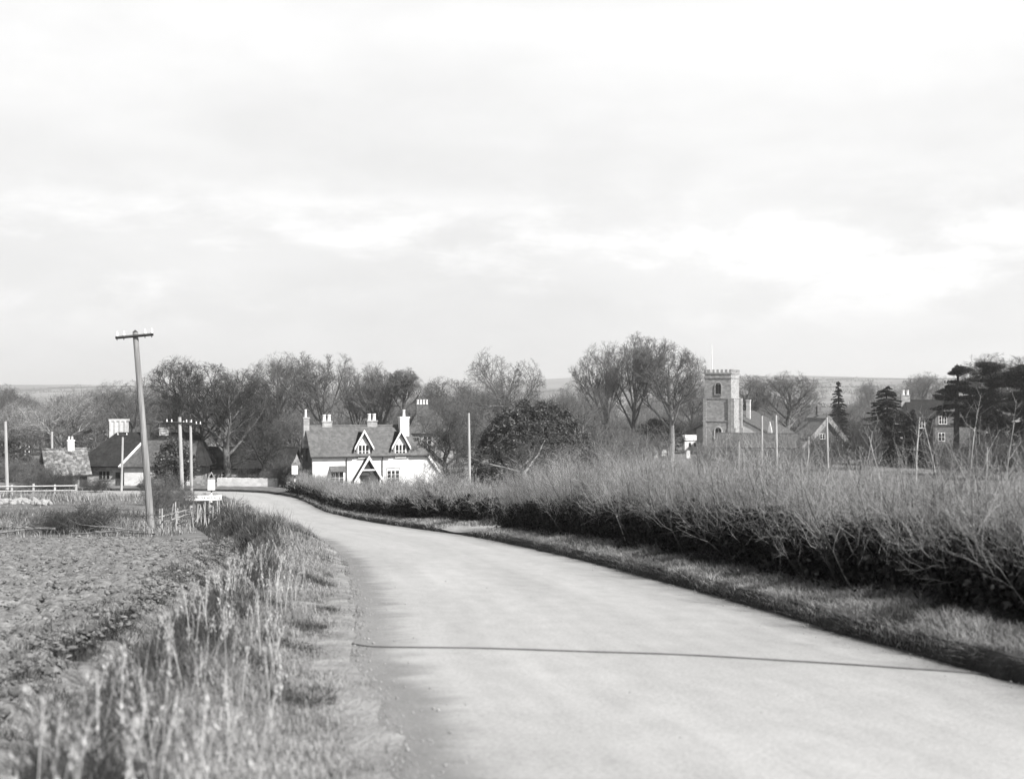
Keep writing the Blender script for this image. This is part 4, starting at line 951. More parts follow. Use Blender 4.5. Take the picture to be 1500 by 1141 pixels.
def dormer(u):
    w, zb, ze, zp = 1.32, he - .30, 4.55, 5.72; bk_ = 2.0
    a = MB().prism([(u - w / 2, zb), (u + w / 2, zb), (u + w / 2, ze), (u, zp - .1), (u - w / 2, ze)], 'y', -.03, 1.4); d = a.build('dormer', MT['whitewash'], ct)
    sl_ = (zp - ze) / (w / 2); e = .28
    r_ = MB(); r_.slab([(u - w / 2 - e, -.34, ze - e * sl_), (u, -.34, zp), (u, bk_, zp), (u - w / 2 - e, bk_ - 1.0, ze - e * sl_)][::-1], .11); r_.slab([(u + .002, -.34, zp), (u + w / 2 + e, -.34, ze - e * sl_), (u + w / 2 + e, bk_ - 1.0, ze - e * sl_), (u + .002, bk_, zp)][::-1], .11)
    r_.build('dormer_roof', MT['tile_dark'], d)  # darker tile than the main roof paints in the dormers' shaded slopes
    b_ = MB(); b_.slab([(u - w / 2 - e, -.36, ze - e * sl_ - .06), (u, -.36, zp - .06), (u, -.36, zp + .25), (u - w / 2 - e, -.36, ze - e * sl_ + .22)], .05); b_.slab([(u, -.36, zp - .06), (u + w / 2 + e, -.36, ze - e * sl_ - .06), (u + w / 2 + e, -.36, ze - e * sl_ + .22), (u, -.36, zp + .25)], .05)
    b_.build('bargeboard', MT['white'], d)
    MB().box(u - .68, u - .52, -.045, -.028, 3.25, 4.5).box(u + .52, u + .68, -.045, -.028, 3.25, 4.5).box(u - .68, u + .68, -.045, -.028, 3.08, 3.22).build('window_surround', MT['stone'], d)
    window(d, u, 3.32, .95, 1.15, 3, 2, -.03); 
dormer(4.86); dormer(8.46)
window(ct, 2.33, .95, 1.15, 1.0, 3, 2); window(ct, 7.75, .95, 1.15, 1.05, 3, 3)
MB().box(7.05, 7.16, -.016, 0, .7, 2.2).box(8.34, 8.45, -.016, 0, .7, 2.2).box(7.05, 8.45, -.016, 0, 2.2, 2.32).build('window_surround', MT['stone'], ct)
MB().slab([(1.6, -.55, 1.98), (3.06, -.55, 1.98), (3.06, .02, 2.5), (1.6, .02, 2.5)], .09).build('window_hood', MT['slate'], ct)
w_ = window(ct, 2.9, 3.0, .7, 1.2, 2, 2, 0, 'x', -1, MT['timber_dark'])
# porch: steep open gable on posts
u, zp, ze, hw_, fr_ = 5.05, 3.3, .95, 1.45, -1.35
pr_ = MB(); pr_.slab([(u - hw_, fr_ - .1, ze), (u, fr_ - .1, zp), (u, .0, zp), (u - hw_, .0, ze)][::-1], .12); pr_.slab([(u + .002, fr_ - .1, zp), (u + hw_, fr_ - .1, ze), (u + hw_, .0, ze), (u + .002, .0, zp)][::-1], .12)
po = pr_.build('porch', MT['tile_dark'], ct)
bb = MB(); bb.slab([(u - hw_, fr_ - .13, ze - .10), (u, fr_ - .13, zp - .10), (u, fr_ - .13, zp + .26), (u - hw_, fr_ - .13, ze + .22)], .06); bb.slab([(u, fr_ - .13, zp - .10), (u + hw_, fr_ - .13, ze - .10), (u + hw_, fr_ - .13, ze + .22), (u, fr_ - .13, zp + .26)], .06)
bb.box(u - .62, u + .62, fr_ - .14, fr_ - .05, 2.15, 2.27); bb.build('bargeboard', MT['white'], po)
for sx in (-1, 1): MB().box(u + sx * 1.1 - .06, u + sx * 1.1 + .06, fr_ - .08, fr_ + .04, -.4, 1.5).build('porch_post', MT['white'], po)
arch = MB(); 
for k in range(10):
    a0, a1 = math.pi * k / 10, math.pi * (k + 1) / 10
    arch.prism([(u + .62 * math.cos(a0), 1.55 + .45 * math.sin(a0)), (u + .62 * math.cos(a1), 1.55 + .45 * math.sin(a1)), (u + .5 * math.cos(a1), 1.55 + .34 * math.sin(a1)), (u + .5 * math.cos(a0), 1.55 + .34 * math.sin(a0))], 'y', -.05, -.012)
arch.build('fanlight_arch', MT['stone_dim'], po)
dr = MB().box(u - .48, u + .48, -.05, -.015, -.3, 1.62).build('door', MT['timber'], ct); MB().box(u + .34, u + .40, -.10, -.05, .65, .71).build('handle', MT['metal_dark'], dr)
chimney(ct, -.18, 2.6, 4.2, 7.0, .55, .9, MT['stone'], 1, ph=.75, pr=.12)
chimney(ct, 1.87, 2.75, 5.6, 6.62, .95, .62, MT['stone'], 2, ph=.62, pr=.17)
chimney(ct, 6.3, 2.75, 5.6, 6.65, .98, .62, MT['stone'], 2, ph=.66, pr=.17)
c_ = chimney(ct, 9.3, 1.9, 4.6, 7.0, .88, .8, MT['whitewash'], 1, ph=.7, pr=.14); 

# --- hipped house behind the cottage
h2 = site('hipped_house', 'house with hipped dark roof and row of chimney pots behind the white cottage', 600, 150, 12)
MB().box(0, 5.4, 0, 5.2, -.5, 5.1).build('wall', MT['stone'], h2)
r_ = MB(); q = [(-.35, -.35, 5.0), (5.75, -.35, 5.0), (5.75, 5.55, 5.0), (-.35, 5.55, 5.0)]; a_, b_ = (1.5, 2.6, 7.9), (3.3, 2.6, 7.9)
for f in ([q[0], q[1], b_, a_], [q[1], q[2], b_], [q[2], q[3], a_, b_], [q[3], q[0], a_]): r_.slab(f, .12)
r_.build('roof', MT['tile_mid'], h2)
chimney(h2, 1.9, 2.6, 6.6, 8.5, 1.5, .6, MT['brick_mid'], 4, ph=.6, pr=.14)
window(h2, 2.2, 3.2, 1.0, 1.55, 2, 3); window(h2, 4.2, 3.2, .8, 1.4, 2, 3); window(h2, .8, 3.2, .6, 1.4, 2, 3)
window(h2, 2.2, .8, 1.0, 1.5, 2, 3)

# --- long low house with the ribbed chimney on the left
h3 = site('long_low_house', 'long low house with dark hipped roof and big pale ribbed chimney on the left', 112, 122, 5)
h3w, h3d = 12.4, 6.2; eh, rh = 2.15, 5.4
MB().box(.3, h3w - .3, .5, h3d - .3, -.5, eh + .1).build('wall', MT['stone_dim'], h3)
r_ = MB(); q = [(-.3, -.25, eh), (h3w + .3, -.25, eh), (h3w + .3, h3d + .3, eh), (-.3, h3d + .3, eh)]; a_, b_ = (3.3, 3.0, rh), (h3w - 1.0, 3.0, rh)
for f in ([q[0], q[1], b_, a_], [q[1], q[2], b_], [q[2], q[3], a_, b_], [q[3], q[0], a_]): r_.slab(f, .14)
r_.tube([a_, b_], [.13, .13], 8); r_.build('roof', MT['tile_dark'], h3)
# cross wing on the right with pale verge
x0 = 4.5; wg = MB().prism([(x0 + .15, -.5), (x0 + 6.6, -.5), (x0 + 6.6, eh + .05), (x0 + .15, eh + .05)], 'y', -.05, .498); wg.build('wing_wall', MT['stone_pale'], h3)
r2 = MB(); r2.slab([(x0 - .25, -.45, eh - .05), (x0 + 7.0, -.45, eh - .05), (x0 + 7.0, 2.2, 4.65), (x0 + 1.65, 2.2, 4.65)], .12); r2.build('wing_roof', MT['tile_mid'], h3)
MB().slab([(x0 - .33, -.48, eh - .05), (x0 - .10, -.48, eh - .05), (x0 + 1.85, 2.2, 4.70), (x0 + 1.62, 2.2, 4.70)], .2).build('verge_board', MT['white'], h3)
cm = MB().box(2.45, 4.1, 3.3, 4.5, 2.5, 6.65).box(2.37, 4.18, 3.22, 4.58, 6.65, 6.85)
for k in range(4): c = 2.53 + k * .5; cm.box(c - .09, c + .09, 3.2, 3.3, 4.9, 6.65)
cm = cm.build('chimney', MT['stone_pale'], h3)
chimney(h3, 6.35, 2.4, 3.8, 6.4, .62, .6, MT['brick'], 1, MT['brick'], ph=.25, pr=.2)
chimney(h3, 8.0, 2.9, 4.8, 5.9, .9, .6, MT['stone_pale'], 0)
window(h3, 8.2, .95, 1.0, .75, 3, 2, -.05); window(h3, 2.6, .9, 1.0, .8, 3, 2, .5, frame=MT['timber']); window(h3, 9.9, .95, 1.0, .75, 3, 2, -.05)
dr = MB().box(3.7, 4.35, .455, .49, -.3, 1.6).build('door', MT['timber_dark'], h3); MB().box(4.2, 4.27, .40, .455, .6, .67).build('handle', MT['white'], dr)

# --- small thatched cottage at the far left
h4 = site('thatched_cottage', 'small cottage with rough tiled roof and white chimney left of the long house', 72, 119, 32)
gable_house(h4, 3.6, 3.6, 1.7, 3.7, MT['timber_dark'], MT['rough_tile'], .35, .22)
chimney(h4, 2.4, 1.8, 3.2, 4.7, .62, .5, MT['white'], 2, pr=.1, ph=.35)
window(h4, 1.2, .7, .6, .5, 2, 1, frame=MT['timber']); dr = MB().box(2.2, 2.85, -.05, -.012, -.3, 1.5).build('door', MT['timber'], h4); MB().box(2.3, 2.36, -.1, -.05, .6, .66).build('handle', MT['metal_dark'], dr)

# --- low barn behind the bend
h5 = site('low_barn', 'low pale barn with dark eaves half hidden behind the roadside trees', 262, 133, -6)
gable_house(h5, 12.2, 5.0, 1.75, 3.6, MT['stone'], MT['tile_dark'], .35, .14)
for u in (3.2, 7.2): MB().box(u - .55, u + .55, -.04, -.01, -.3, 1.45).build('door', MT['timber_dark'], h5)
window(h5, 5.2, .6, .7, .6, 2, 2); window(h5, 9.6, .6, .7, .6, 2, 2)
sw = site('stone_wall', 'low pale stone wall along the far side of the road bend', 318, 121.5, -8, 'wall')
W_ = MB().box(0, 6.2, 0, .35, -.5, 1.0); 
for k in range(20): W_.prism([(k * .31 + .01, 1.0), (k * .31 + .30, 1.0), (k * .31 + .28, 1.0 + .10 + .05 * random.random()), (k * .31 + .03, 1.0 + .10 + .05 * random.random())], 'y', .01, .34)
W_.build('wall_body', MT['stone_pale'], sw)
bn = site('garden_bench', 'white slatted bench before the low barn wall', 362, 129, -4, 'bench')
MB().box(0, 1.5, 0, .4, .42, .47).build('seat', MT['white'], bn); MB().box(0, 1.5, .40, .44, .55, .68).box(0, 1.5, .40, .44, .76, .9).build('backrest', MT['white'], bn)
for x_ in (.05, 1.4):
    for y_ in (.02, .36): MB().box(x_, x_ + .06, y_, y_ + .06, -.05, .415).build('leg', MT['white'], bn)

# --- church
ch = site('church', 'stone church with square battlemented west tower and white flagpole', 1032, 220, -27, 'church')
a = 4.9; Hh = wz(548, 220) - gz(wx(1032, 220), 220); z1, z2 = Hh * .42, Hh * .70
tw_ = MB(); tw_.box(-.22, a + .22, -.22, a + .22, -1, z1); tw_.box(-.10, a + .10, -.10, a + .10, z1, z2); tw_.box(0, a, 0, a, z2, Hh)
T_ = tw_.build('tower', MT['stone'], ch)
MB().box(-.30, a + .30, -.30, a + .30, z1 - .1, z1 + .09).box(-.18, a + .18, -.18, a + .18, z2 - .1, z2 + .09).box(-.1, a + .1, -.1, a + .1, Hh - .75, Hh - .6).build('string_course', MT['stone'], T_)
pp = MB(); n = 7; st = (a + .2) / (2 * n - 1)
for k in range(n):
    c = -.1 + k * 2 * st
    pp.box(c, c + st, -.1, .15, Hh + .25, Hh + .8); pp.box(c, c + st, a - .15, a + .1, Hh + .25, Hh + .8)
    if 0 < k < n - 1: pp.box(-.1, .15, c, c + st, Hh + .25, Hh + .8); pp.box(a - .15, a + .1, c, c + st, Hh + .25, Hh + .8)
pp.box(-.1, a + .1, -.1, .15, Hh + .004, Hh + .25).box(-.1, a + .1, a - .15, a + .1, Hh + .004, Hh + .25).box(-.1, .15, .15, a - .15, Hh + .004, Hh + .25).box(a - .15, a + .1, .15, a - .15, Hh + .004, Hh + .25)
pp.build('battlement', MT['stone'], T_)
MB().tube([(1.0, 1.2, Hh), (.95, 1.2, Hh + 5.6)], [.10, .05], 8).build('flagpole', MT['white'], T_)
def lancet(par, u, z, w, h, y=-.012, n=8):
    pts = [(u - w / 2, z), (u + w / 2, z)] + [(u + w / 2 * math.cos(math.pi * k / n), z + h - w / 2 + w * .62 * math.sin(math.pi * k / n)) for k in range(n + 1)]
    return MB().prism(pts, 'y', y - .05, y).build('louvre_opening', MT['glass'], par)
def surround(u, z, w, h, y, t=.16, n=8):
    m = MB(); P = lambda rr, k: (u + (w / 2 + rr) * math.cos(math.pi * k / n), z + h - w / 2 + (w * .62 + rr) * math.sin(math.pi * k / n))
    for k in range(n): m.prism([P(0, k), P(t, k), P(t, k + 1), P(0, k + 1)], 'y', y - .12, y + .002)
    m.box(u - w / 2 - t, u - w / 2, y - .12, y + .002, z, z + h - w / 2).box(u + w / 2, u + w / 2 + t, y - .12, y + .002, z, z + h - w / 2).box(u - w / 2 - t, u + w / 2 + t, y - .16, y + .002, z - t, z); return m
bw_ = surround(2.55, z2 + .75, 1.05, 1.9, 0).build('belfry_window', MT['stone'], T_); lancet(bw_, 2.30, z2 + .75, .44, 1.7, -.01); lancet(bw_, 2.80, z2 + .75, .44, 1.7, -.01)
ww = surround(2.62, 3.05, 1.2, 1.75, -.22).build('west_window', MT['stone_pale'], T_); lancet(ww, 2.35, 3.05, .44, 1.6, -.23); lancet(ww, 2.92, 3.05, .44, 1.6, -.23)
def buttress(x0, x1, y0, y1, dx):
    m = MB(); 
    for z_a, z_b, k in ((-1, z1 * .75, 1.0), (z1 * .75, z2 * .9, .72)):
        m.box(x0 if dx >= 0 else x1 - (x1 - x0) * k, x0 + (x1 - x0) * k if dx >= 0 else x1, y0, y1, z_a, z_b)
    return m
def butt2(px0, w, out, y0): return MB().box(px0, px0 + w, y0 - out, y0, -1, z1 * .8).box(px0 + .01, px0 + w - .01, y0 - out * .7, y0, z1 * .8, z2).build('buttress', MT['stone'], T_)
butt2(a - .5, .7, .16, -.2); butt2(-.2, .6, .14, -.2)
for y0 in (-.2, a - .5): MB().box(a + .22, a + .85, y0, y0 + .7, -1, z1 * .8).box(a + .10, a + .6, y0 + .01, y0 + .69, z1 * .8, z2).build('buttress', MT['stone'], T_)
# nave and aisle behind the tower
nx0, nx1, ny0, ny1 = -3.2, 10.6, a + .25, 22; nm, nh = 2.6, 7.4; sl2 = (nh - 3.3) / (nx1 - nm)
MB().prism([(nx0, -1), (nx1, -1), (nx1, 3.3), (nm, nh), (nx0, nh - (nm - nx0) * sl2)], 'y', ny0, ny1).build('nave_wall', MT['stone_pale'], ch)
nr = MB(); nr.slab([(nm, ny0 - .15, nh + .02), (nm, ny1, nh + .02), (nx1 + .4, ny1, 3.3 - .4 * sl2), (nx1 + .4, ny0 - .15, 3.3 - .4 * sl2)][::-1], .30); nr.slab([(nm - .003, ny0 - .15, nh + .02), (nx0 - .4, ny0 - .15, nh - (nm - nx0 + .4) * sl2), (nx0 - .4, ny1, nh - (nm - nx0 + .4) * sl2), (nm - .003, ny1, nh + .02)][::-1], .30)
nr.build('nave_roof', MT['tile_mid'], ch)
MB().box(4.8, 5.5, 9.7, 10.3, 4.5, 9.6).box(4.74, 5.56, 9.64, 10.36, 9.6, 9.8).build('chimney', MT['stone_pale'], ch)
MB().box(10.0, 10.7, 5.3, 6.0, 2.9, 4.3).prism([(10.0, 4.3), (10.7, 4.3), (10.35, 5.9)], 'y', 5.4, 5.9).build('pinnacle', MT['stone_pale'], ch)
# --- low building in front of the church
h6 = site('churchyard_barn', 'low grey roofed stone barn in front of the church nave', 1050, 182, -14, 'barn')
gable_house(h6, 11.6, 5.0, 2.6, 4.35, MT['stone_dim'], MT['tile_mid'], .3, .14)
MB().box(7.0, 7.9, -.04, -.01, -.3, 1.8).build('door', MT['timber_dark'], h6)
# --- white shed beyond the yew
h7 = site('white_shed', 'small white weatherboarded shed between the black yew and church tower', 1003, 236, 6, 'shed')
gable_house(h7, 3.0, 2.4, 2.2, 3.0, MT['white'], MT['pot'], .12, .06)
for u in (1.0, 2.0): MB().box(u - .2, u + .2, -.03, -.008, .9, 1.7).build('window', MT['glass'], h7)
# --- thatched gable on the right
h8 = site('thatched_gable_house', 'brown gabled cottage with thick pale thatch right of the church', 1176, 205, 8)
w8, e8, p8 = 7.4, 3.3, wz(604, 205) - gz(wx(1176, 205), 205) - .5
MB().prism([(.5, -.8), (w8, -.8), (w8, e8), (4.4, p8 - .1), (.5, e8 - .5)], 'y', 0, 8).build('wall', MT['brick_mid'], h8)
r_ = MB(); r_.slab([(-.35, -.5, e8 - 1.45), (4.4, -.5, p8), (4.4, 8.3, p8), (-.35, 8.3, e8 - 1.45)][::-1], .75); r_.slab([(4.403, -.5, p8), (w8 + .6, -.5, e8 - .5), (w8 + .6, 8.3, e8 - .5), (4.403, 8.3, p8)][::-1], .75); r_.build('roof', MT['thatch'], h8)
window(h8, 3.4, 3.2, .8, .8, 2, 2); window(h8, 6.0, 2.6, .7, .9, 2, 2); window(h8, 4.5, .6, 1.0, 1.0, 3, 2)
MB().box(4.0, 4.7, 3.6, 4.3, p8, p8 + 1.5).build('chimney', MT['brick_mid'], h8)
# --- brick gable house at the right
h9 = site('brick_gable_house', 'dark brick two storey house with steep front gable and white chimney pots', 1334, 192, -6)
zr = wz(588, 190) - gz(wx(1334, 192), 192); ze_ = zr - 2.5
gable_house(h9, 11.4, 6.0, ze_, zr, MT['brick'], MT['tile_dark'], .3, .15)
g0 = 3.35; gwid = 5.3
MB().prism([(g0, -.8), (g0 + gwid, -.8), (g0 + gwid, ze_), (g0 + gwid / 2, zr + .25), (g0, ze_)], 'y', -1.3, -.002).build('gable_wall', MT['brick_mid'], h9)
sl3 = (zr + .25 - ze_) / (gwid / 2); r_ = MB(); e = .3
r_.slab([(g0 - e, -1.6, ze_ - e * sl3 + .05), (g0 + gwid / 2, -1.6, zr + .3), (g0 + gwid / 2, 2.9, zr + .3), (g0 - e, .2, ze_ - e * sl3 + .05)][::-1], .14); r_.slab([(g0 + gwid / 2 + .003, -1.6, zr + .3), (g0 + gwid + e, -1.6, ze_ - e * sl3 + .05), (g0 + gwid + e, .2, ze_ - e * sl3 + .05), (g0 + gwid / 2 + .003, 2.9, zr + .3)][::-1], .14)
r_.build('gable_roof', MT['tile_dark'], h9)
MB().box(g0 - .02, g0 + gwid + .02, -1.40, -1.301, ze_ - 1.35, ze_ - 1.15).build('string_course', MT['timber_dark'], h9)
window(h9, g0 + 1.2, ze_ - .95, 1.1, 1.1, 3, 2, -1.3); window(h9, g0 + 1.0, ze_ - 3.6, .9, 1.2, 2, 2, -1.3); window(h9, 1.7, ze_ - 1.6, .8, 1.2, 2, 2); window(h9, 10.0, ze_ - 1.6, .8, 1.2, 2, 2)
chimney(h9, -.2, 3.0, ze_ - 1, zr + .9, 1.35, .7, MT['stone'], 2, pr=.22, ph=.75)

# --- headstones
HS = [('pale round topped headstone at the left of the churchyard row', 961, 663, 204), ('white leaning headstone second in the churchyard row', 973, 667, 200), ('tall white headstone in front of the black yew', 983, 666, 199), ('white headstone alone nearest the church tower', 1008, 666, 203)]
for k, (lab, px, py, Y) in enumerate(HS):
    x = wx(px, Y); z = wz(py, Y) - 1.1; z = max(z, gz(x, Y))
    t = thing('headstone', lab, 'headstone', (x, Y, gz(x, Y)), rad(-20 + 9 * k), 'headstones in the churchyard')
    w = .62 + .12 * (k % 3); h = 1.35 + .2 * ((k * 7) % 3)
    MB().prism([(-w / 2, -.2), (w / 2, -.2)] + [(w / 2 * math.cos(math.pi * q / 8), h - w / 2 + w / 2 * math.sin(math.pi * q / 8)) for q in range(9)], 'y', -.08, .08).build('slab', MT['white'], t)
    MB().box(-w / 2 - .08, w / 2 + .08, -.16, .16, -.2, .12).build('plinth', MT['stone_pale'], t)

# ------------------------------------------------------------------ poles
def pole(name, label, px, pyb, pyt, Y, r0, r1, arms=(), lean_px=0, mt='timber', base=None, arm_rz=0.0, armlen=1.5, tilt=0.0, n_ins=4, group='telegraph poles of the village'):
    x = wx(px, Y); z = gz(x, Y) if base is None else base; H = wz(pyt, Y) - z; lx = lean_px / F * Y
    t = thing(name, label, 'pole', (x, Y, z), 0, group); pts = [(lx * k / 6, 0, -.3 if k == 0 else H * k / 6) for k in range(7)]
    MB().tube(pts, [r0 + (r1 - r0) * k / 6 for k in range(7)], 12).build('pole_shaft', MT[mt], t)
    MB().tube([(lx, 0, H + .005), (lx, 0, H + .10)], [r1 * 1.05, .02], 10).build('pole_cap', MT['timber_dark'], t)
    for dz in arms:
        zc = H - dz; xc = lx * (zc / H); al = armlen / 2; ca, sa = math.cos(rad(arm_rz)), math.sin(rad(arm_rz)); yo = -(r1 + .045)
        ar = MB(); ar.tube([(xc - al * ca, yo - al * sa, zc - al * tilt), (xc + al * ca, yo + al * sa, zc + al * tilt)], [.06, .06], 4); a_ = ar.build('crossarm', MT['timber_dark'], t)
        for k in range(n_ins):
            f = (-.92, -.56, .56, .92)[k] if n_ins == 4 else (-.9, .9)[k]
            bxp, byp, bzp = xc + al * ca * f, yo + al * sa * f, zc + al * tilt * f
            MB().tube([(bxp, byp, bzp - .12), (bxp, byp, bzp + .06)], [.018, .018], 6).build('insulator_pin', MT['metal_dark'], a_)
            MB().tube([(bxp, byp, bzp + .06), (bxp, byp, bzp + .10), (bxp, byp, bzp + .16), (bxp, byp, bzp + .20), (bxp, byp, bzp + .26)], [.05, .054, .036, .042, .015], 10).build('insulator', MT['porcelain'], a_)
    return t
pole('telegraph_pole', 'tall leaning telegraph pole with one crossarm and four white insulators', 222, 775, 487, 51, .155, .112, (.16,), -24, armlen=1.56, tilt=.09)
pole('telegraph_pole', 'left of the paired telegraph poles, the thicker and nearer one', 268, 745, 611, 93, .17, .13, (.42,), -5, 'timber_pale', armlen=2.0, tilt=-.02)
pole('telegraph_pole', 'right of the paired telegraph poles, thinner behind the direction sign', 281, 735, 617, 104, .14, .11, (.25,), -2, 'timber_pale', armlen=1.9, tilt=-.04)
pole('telegraph_pole', 'thin pale pole in front of the long low house', 178, 712, 637, 118, .12, .10, (.05,), 2, 'timber_pale', armlen=.95, n_ins=2)
pole('telegraph_pole', 'stout pale pole without crossarm at the left picture edge', 11, 720, 617, 110, .17, .12, (), -3, 'timber_pale')
pole('telegraph_pole', 'short far pole with two crossarms right of the edge pole', 37, 700, 655, 165, .12, .09, (.10, .75), 0, 'timber_pale', armlen=1.3, n_ins=2)
pole('telegraph_pole', 'far plain pale pole beside the thatched cottage chimney', 77, 690, 632, 160, .16, .14, (), -1, 'timber_pale')
pole('telegraph_pole', 'pale bare pole rising from the hedge before the evergreen dome', 688.5, 740, 605, 82, .11, .08, (), -2, 'timber_pale')
pole('telegraph_pole', 'thin pale pole left of the pair in front of the church nave', 1116, 740, 609, 98, .11, .085, (), 0, 'timber_pale')
pole('telegraph_pole', 'thicker pale pole of the pair in front of the church nave', 1138.5, 740, 608, 99, .13, .10, (), -2, 'timber_pale')
pole('telegraph_pole', 'short thin pole below the church tower window', 1082, 740, 646, 100, .09, .07, (), 0, 'timber')
pole('telegraph_pole', 'thin pale pole in front of the thatched gable', 1214, 740, 611, 97, .10, .08, (), -3, 'timber_pale')

# ------------------------------------------------------------------ road signs
def warning_sign(label, px, Y, ptop, rz=0.0, s=1.0):
    x = wx(px, Y); z = gz(x, Y); H = wz(ptop, Y) - z; t = thing('warning_sign', label, 'road sign', (x, Y, z), rad(rz), 'warning signs with hollow triangles')
    n = 8; zt = H - .85 * s; bh = zt / n
    for k in range(n):
        MB().tube([(0, 0, k * bh if k else -.3), (0, 0, (k + 1) * bh)], [.055, .055], 10).build('post_band', MT['white'] if k % 2 == 0 else MT['metal_dark'], t)
    MB().box(-.27 * s, .27 * s, -.09, -.06, zt - .55 * s, zt + .25 * s).build('plate', MT['white'], t)
    tr = MB(); zb, zh = zt + .30 * s, .52 * s; w = .30 * s
    P = [(-w, zb), (w, zb), (0, zb + zh)]; Q = [(-w + .10, zb + .06), (w - .10, zb + .06), (0, zb + zh - .13)]
    for k in range(3): tr.prism([P[k], P[(k + 1) % 3], Q[(k + 1) % 3], Q[k]], 'y', -.08, -.05)
    tr.box(-.03, .03, -.05, -.02, zt - .1, zb + .05); tr.build('triangle', MT['stone'], t)
    m = MB(); 
    for k, (a_, b_) in enumerate(((.04, .16), (-.10, .10))): m.box(-.10 * s, .12 * s, -.095, -.091, zt - .30 * s - k * .14, zt - .26 * s - k * .14)
    m.build('faded_lettering', MT['pot'], t)
    return t
warning_sign('white plate road sign with triangle above the long direction board', 310, 91, 690, 6)
warning_sign('white plate road sign on banded post at the hedge end by the cottage', 432, 111, 672, 4)
ds = thing('direction_sign', 'long white direction board on two black and white posts beside the road', 'road sign', (wx(300, 89), 89, gz(wx(300, 89), 89)), rad(9))
zc = wz(729, 89) - ds.location.z
MB().prism([(-1.32, zc - .19), (1.22, zc - .19), (1.22, zc + .19), (-1.32, zc + .19), (-1.50, zc)], 'y', -.085, -.05).build('board', MT['white'], ds)
lt = MB(); rr = random.Random(4); xx = -1.05
while xx < 1.05:
    w = rr.choice((.05, .07, .09)); h = .13
    if rr.random() > .22: lt.box(xx, xx + w * .35, -.090, -.086, zc - h / 2, zc + h / 2); lt.box(xx + w * .35, xx + w, -.090, -.086, zc + rr.choice((-.06, .0, .04)), zc + rr.choice((.055, .065)))
    xx += w + .045
lt.build('lettering', MT['lettering'], ds)
for x_ in (-.92, .42):
    n = 6; bh = (zc + .25) / n
    for k in range(n): MB().box(x_ - .05, x_ + .05, -.05, .05, k * bh if k else -.3, (k + 1) * bh).build('post_band', MT['white'] if k % 2 else MT['metal_dark'], ds)

# ------------------------------------------------------------------ white rail fence, rubble, laid hedge, branches
fx0, fx1 = -64.0, wx(112, 111); ft = thing('rail_fence', 'white two rail fence along the far edge of the left pasture', 'fence', (fx0, 108, 0))
n = 14
def fpt(f): x = fx0 + (fx1 - fx0) * f; y = 105 + 6 * f; return x, y, gz(x, y)
for k in range(n + 1):
    x, y, z = fpt(k / n); MB().box(x - fx0 - .07, x - fx0 + .07, y - 108 - .07, y - 108 + .07, z - .3, z + 1.05 + .1 * (k % 3 == 0)).build('post', MT['stone_pale'], ft)
for hz_ in (.5, .92):
    m = MB()
    for k in range(n): p0, p1 = fpt(k / n), fpt((k + 1) / n); m.tube([(p0[0] - fx0, p0[1] - 108.09, p0[2] + hz_), (p1[0] - fx0, p1[1] - 108.09, p1[2] + hz_)], [.055, .055], 4)
    m.build('rail', MT['stone_pale'], ft)
rng = np.random.default_rng(5)
def lump(seed, n=60):
    r = np.random.default_rng(seed); import bmesh
    bm = bmesh.new(); bmesh.ops.create_icosphere(bm, subdivisions=2, radius=1)
    k = r.normal(0, 1, (5, 3))
    for v in bm.verts: v.co *= 1 + .16 * sum(math.sin(2.2 * v.co.dot(Vector(q)) + i) for i, q in enumerate(k)) / 2
    me = bpy.data.meshes.new('rubble_stone'); bm.to_mesh(me); bm.free(); me.materials.append(MT['rock']); return me
LM = [lump(k) for k in range(5)]
for k in range(46):
    px = 2 + 78 * rng.random(); Y = 97 + 4 * rng.random() + (px < 40) * 1.0; x = wx(px, Y); s = .13 + .20 * rng.random()
    o = link('rubble_stone', LM[k % 5]); o.location = (x, Y, gz(x, Y) + s * .4); o.scale = (s * 1.3, s, s * .8); o.rotation_euler = (rng.random(), rng.random(), rng.random() * 6)
    tag(o, 'pale lump of rubble in the heap before the white rail fence', 'stone', 'pale rubble stones heaped before the rail fence')
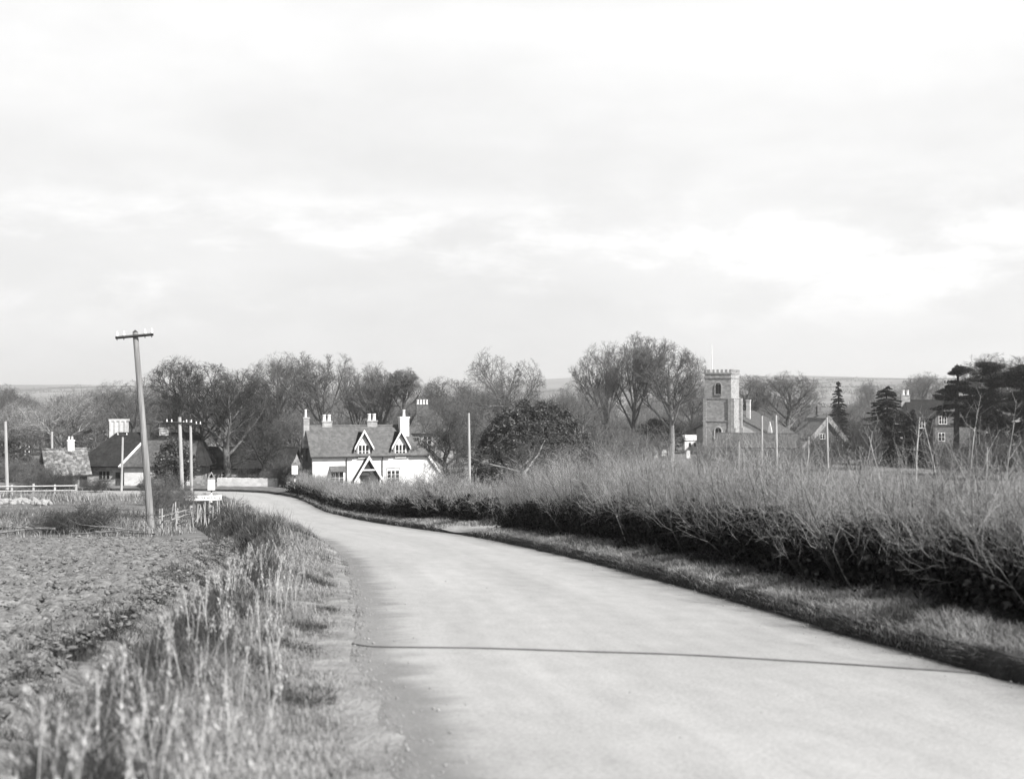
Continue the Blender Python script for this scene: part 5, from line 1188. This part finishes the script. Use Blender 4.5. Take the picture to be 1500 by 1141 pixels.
# stakes and pleached stems of the cut hedge
def stake(x, y, h, r, lean):
    m = MB().tube([(0, 0, -.2), (lean[0] * h * .5, lean[1] * h * .5, h * .5), (lean[0] * h, lean[1] * h, h)], [r, r * .9, r * .75], 6); o = m.build('hedge_stake', MT['timber_pale']); o.location = (x, y, gz(x, y)); 
    return tag(o, 'rough cut stake in the laid hedge below the leaning telegraph pole', 'stake', 'stakes of the laid hedge')
for k in range(34):
    f = k / 33; x = -13.6 - 3.6 * f + rng.normal(0, .22); y = 48 + 30 * f + rng.normal(0, .5)
    stake(x, y, .7 + .45 * rng.random(), .022 + .018 * rng.random(), (rng.normal(0, .12), rng.normal(0, .1)))
def branch(x, y, z, az, ln, r, seed, lab, mt):
    rg = np.random.default_rng(seed); m = 7; D = np.array([math.cos(az), math.sin(az), .04]); p = np.zeros(3); P = [p]
    for k in range(m - 1): p = p + D * ln / (m - 1); P.append(p); D = D + rg.normal(0, .07, 3) * np.array([1, 1, .5]); D /= np.linalg.norm(D)
    P = np.array(P)[None]; R = (r * np.linspace(1, .4, m))[None]; A = Acc(); A.add(*tubes(P, R, 6)); B = Acc()
    Q, Rq, Lq = grow(P, R, np.array([ln]), 9, .15, 1, (20, 60), .28, .02, .12, 5, rg, .55, .006); B.add(*tubes(Q, Rq, 4)); Q, Rq, Lq = grow(Q, Rq, Lq, 5, .2, 1, (20, 60), .45, .02, .12, 4, rg, .6, .005); B.add(*tubes(Q, Rq, 3))
    t = thing('cut_branch', lab, 'branch', (x, y, z), 0, 'cut branches along the field edge'); link('limb', A.mesh('branch_limb', True), t, mt); link('twigs', B.mesh('branch_twigs'), t, MT['twig_dark'] if mt is MT['bark_dark'] else MT['twig'])
lab1 = 'cut branch lying along the edge of the ploughed field'; lab2 = 'pleached stem laid low along the cut hedge by the road'
for k in range(26):
    f = rng.random(); x = -27 + 15 * f + rng.normal(0, .6); y = 43.2 + 1.2 * f + rng.normal(0, .9); branch(x, y, gz(x, y) + .06 + .22 * rng.random(), rng.normal(0, .3) + (math.pi if rng.random() < .5 else 0), 1.2 + 1.8 * rng.random(), .022 + .03 * rng.random(), 300 + k, lab1, MT['bark_dark'] if k % 3 == 0 else MT['timber'])
for k in range(26):
    f = k / 26; x = -13.6 - 3.6 * f + rng.normal(0, .2); y = 48 + 30 * f; branch(x, y, gz(x, y) + .15 + .4 * rng.random(), 1.7 + rng.normal(0, .25), 1.5 + 1.6 * rng.random(), .025 + .025 * rng.random(), 400 + k, lab2, MT['bark_dark'] if k % 2 == 0 else MT['timber_pale'])

# thin dark stripe across the road, shaped as a raised tube
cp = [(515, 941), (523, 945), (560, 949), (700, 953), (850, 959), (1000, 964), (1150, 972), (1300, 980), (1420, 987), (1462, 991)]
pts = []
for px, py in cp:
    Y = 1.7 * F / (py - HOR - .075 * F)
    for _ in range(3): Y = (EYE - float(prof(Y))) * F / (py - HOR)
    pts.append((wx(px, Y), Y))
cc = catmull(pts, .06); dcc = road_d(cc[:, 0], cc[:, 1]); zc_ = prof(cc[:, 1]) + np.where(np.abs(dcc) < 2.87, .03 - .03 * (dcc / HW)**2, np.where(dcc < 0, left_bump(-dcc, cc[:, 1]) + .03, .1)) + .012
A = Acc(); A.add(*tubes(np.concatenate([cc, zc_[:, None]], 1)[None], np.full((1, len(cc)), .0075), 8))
tag(link('road_stripe', A.mesh('road_stripe', True), None, MT['stripe_grey']), 'thin dark stripe across the road from verge to verge', 'stripe')
# pale trodden earth of the field entrance
ge, _, _ = strip('field_entrance', np.linspace(2.9, 7.0, 10), lambda d, Y: right_bump(d, Y) + .03, sidx(44.2), sidx(48.6), MT['rock'], 1, 1, .03)

# ------------------------------------------------------------------ haze
hz = bpy.data.materials.new('haze'); hz.use_nodes = True; t = hz.node_tree; t.nodes.clear()
o_ = t.nodes.new('ShaderNodeOutputMaterial'); pv = t.nodes.new('ShaderNodeVolumePrincipled'); t.links.new(pv.outputs[0], o_.inputs['Volume'])
pv.inputs['Density'].default_value = .00021; pv.inputs['Color'].default_value = (.95, .95, .95, 1); pv.inputs['Anisotropy'].default_value = .2
m = MB().box(-9300, 9300, -200, 9300, -40, 110); h = m.build('haze', hz); h['kind'] = 'stuff'; h['label'] = 'thin pale haze over the distant plain and woods'
h.display_type = 'WIRE'
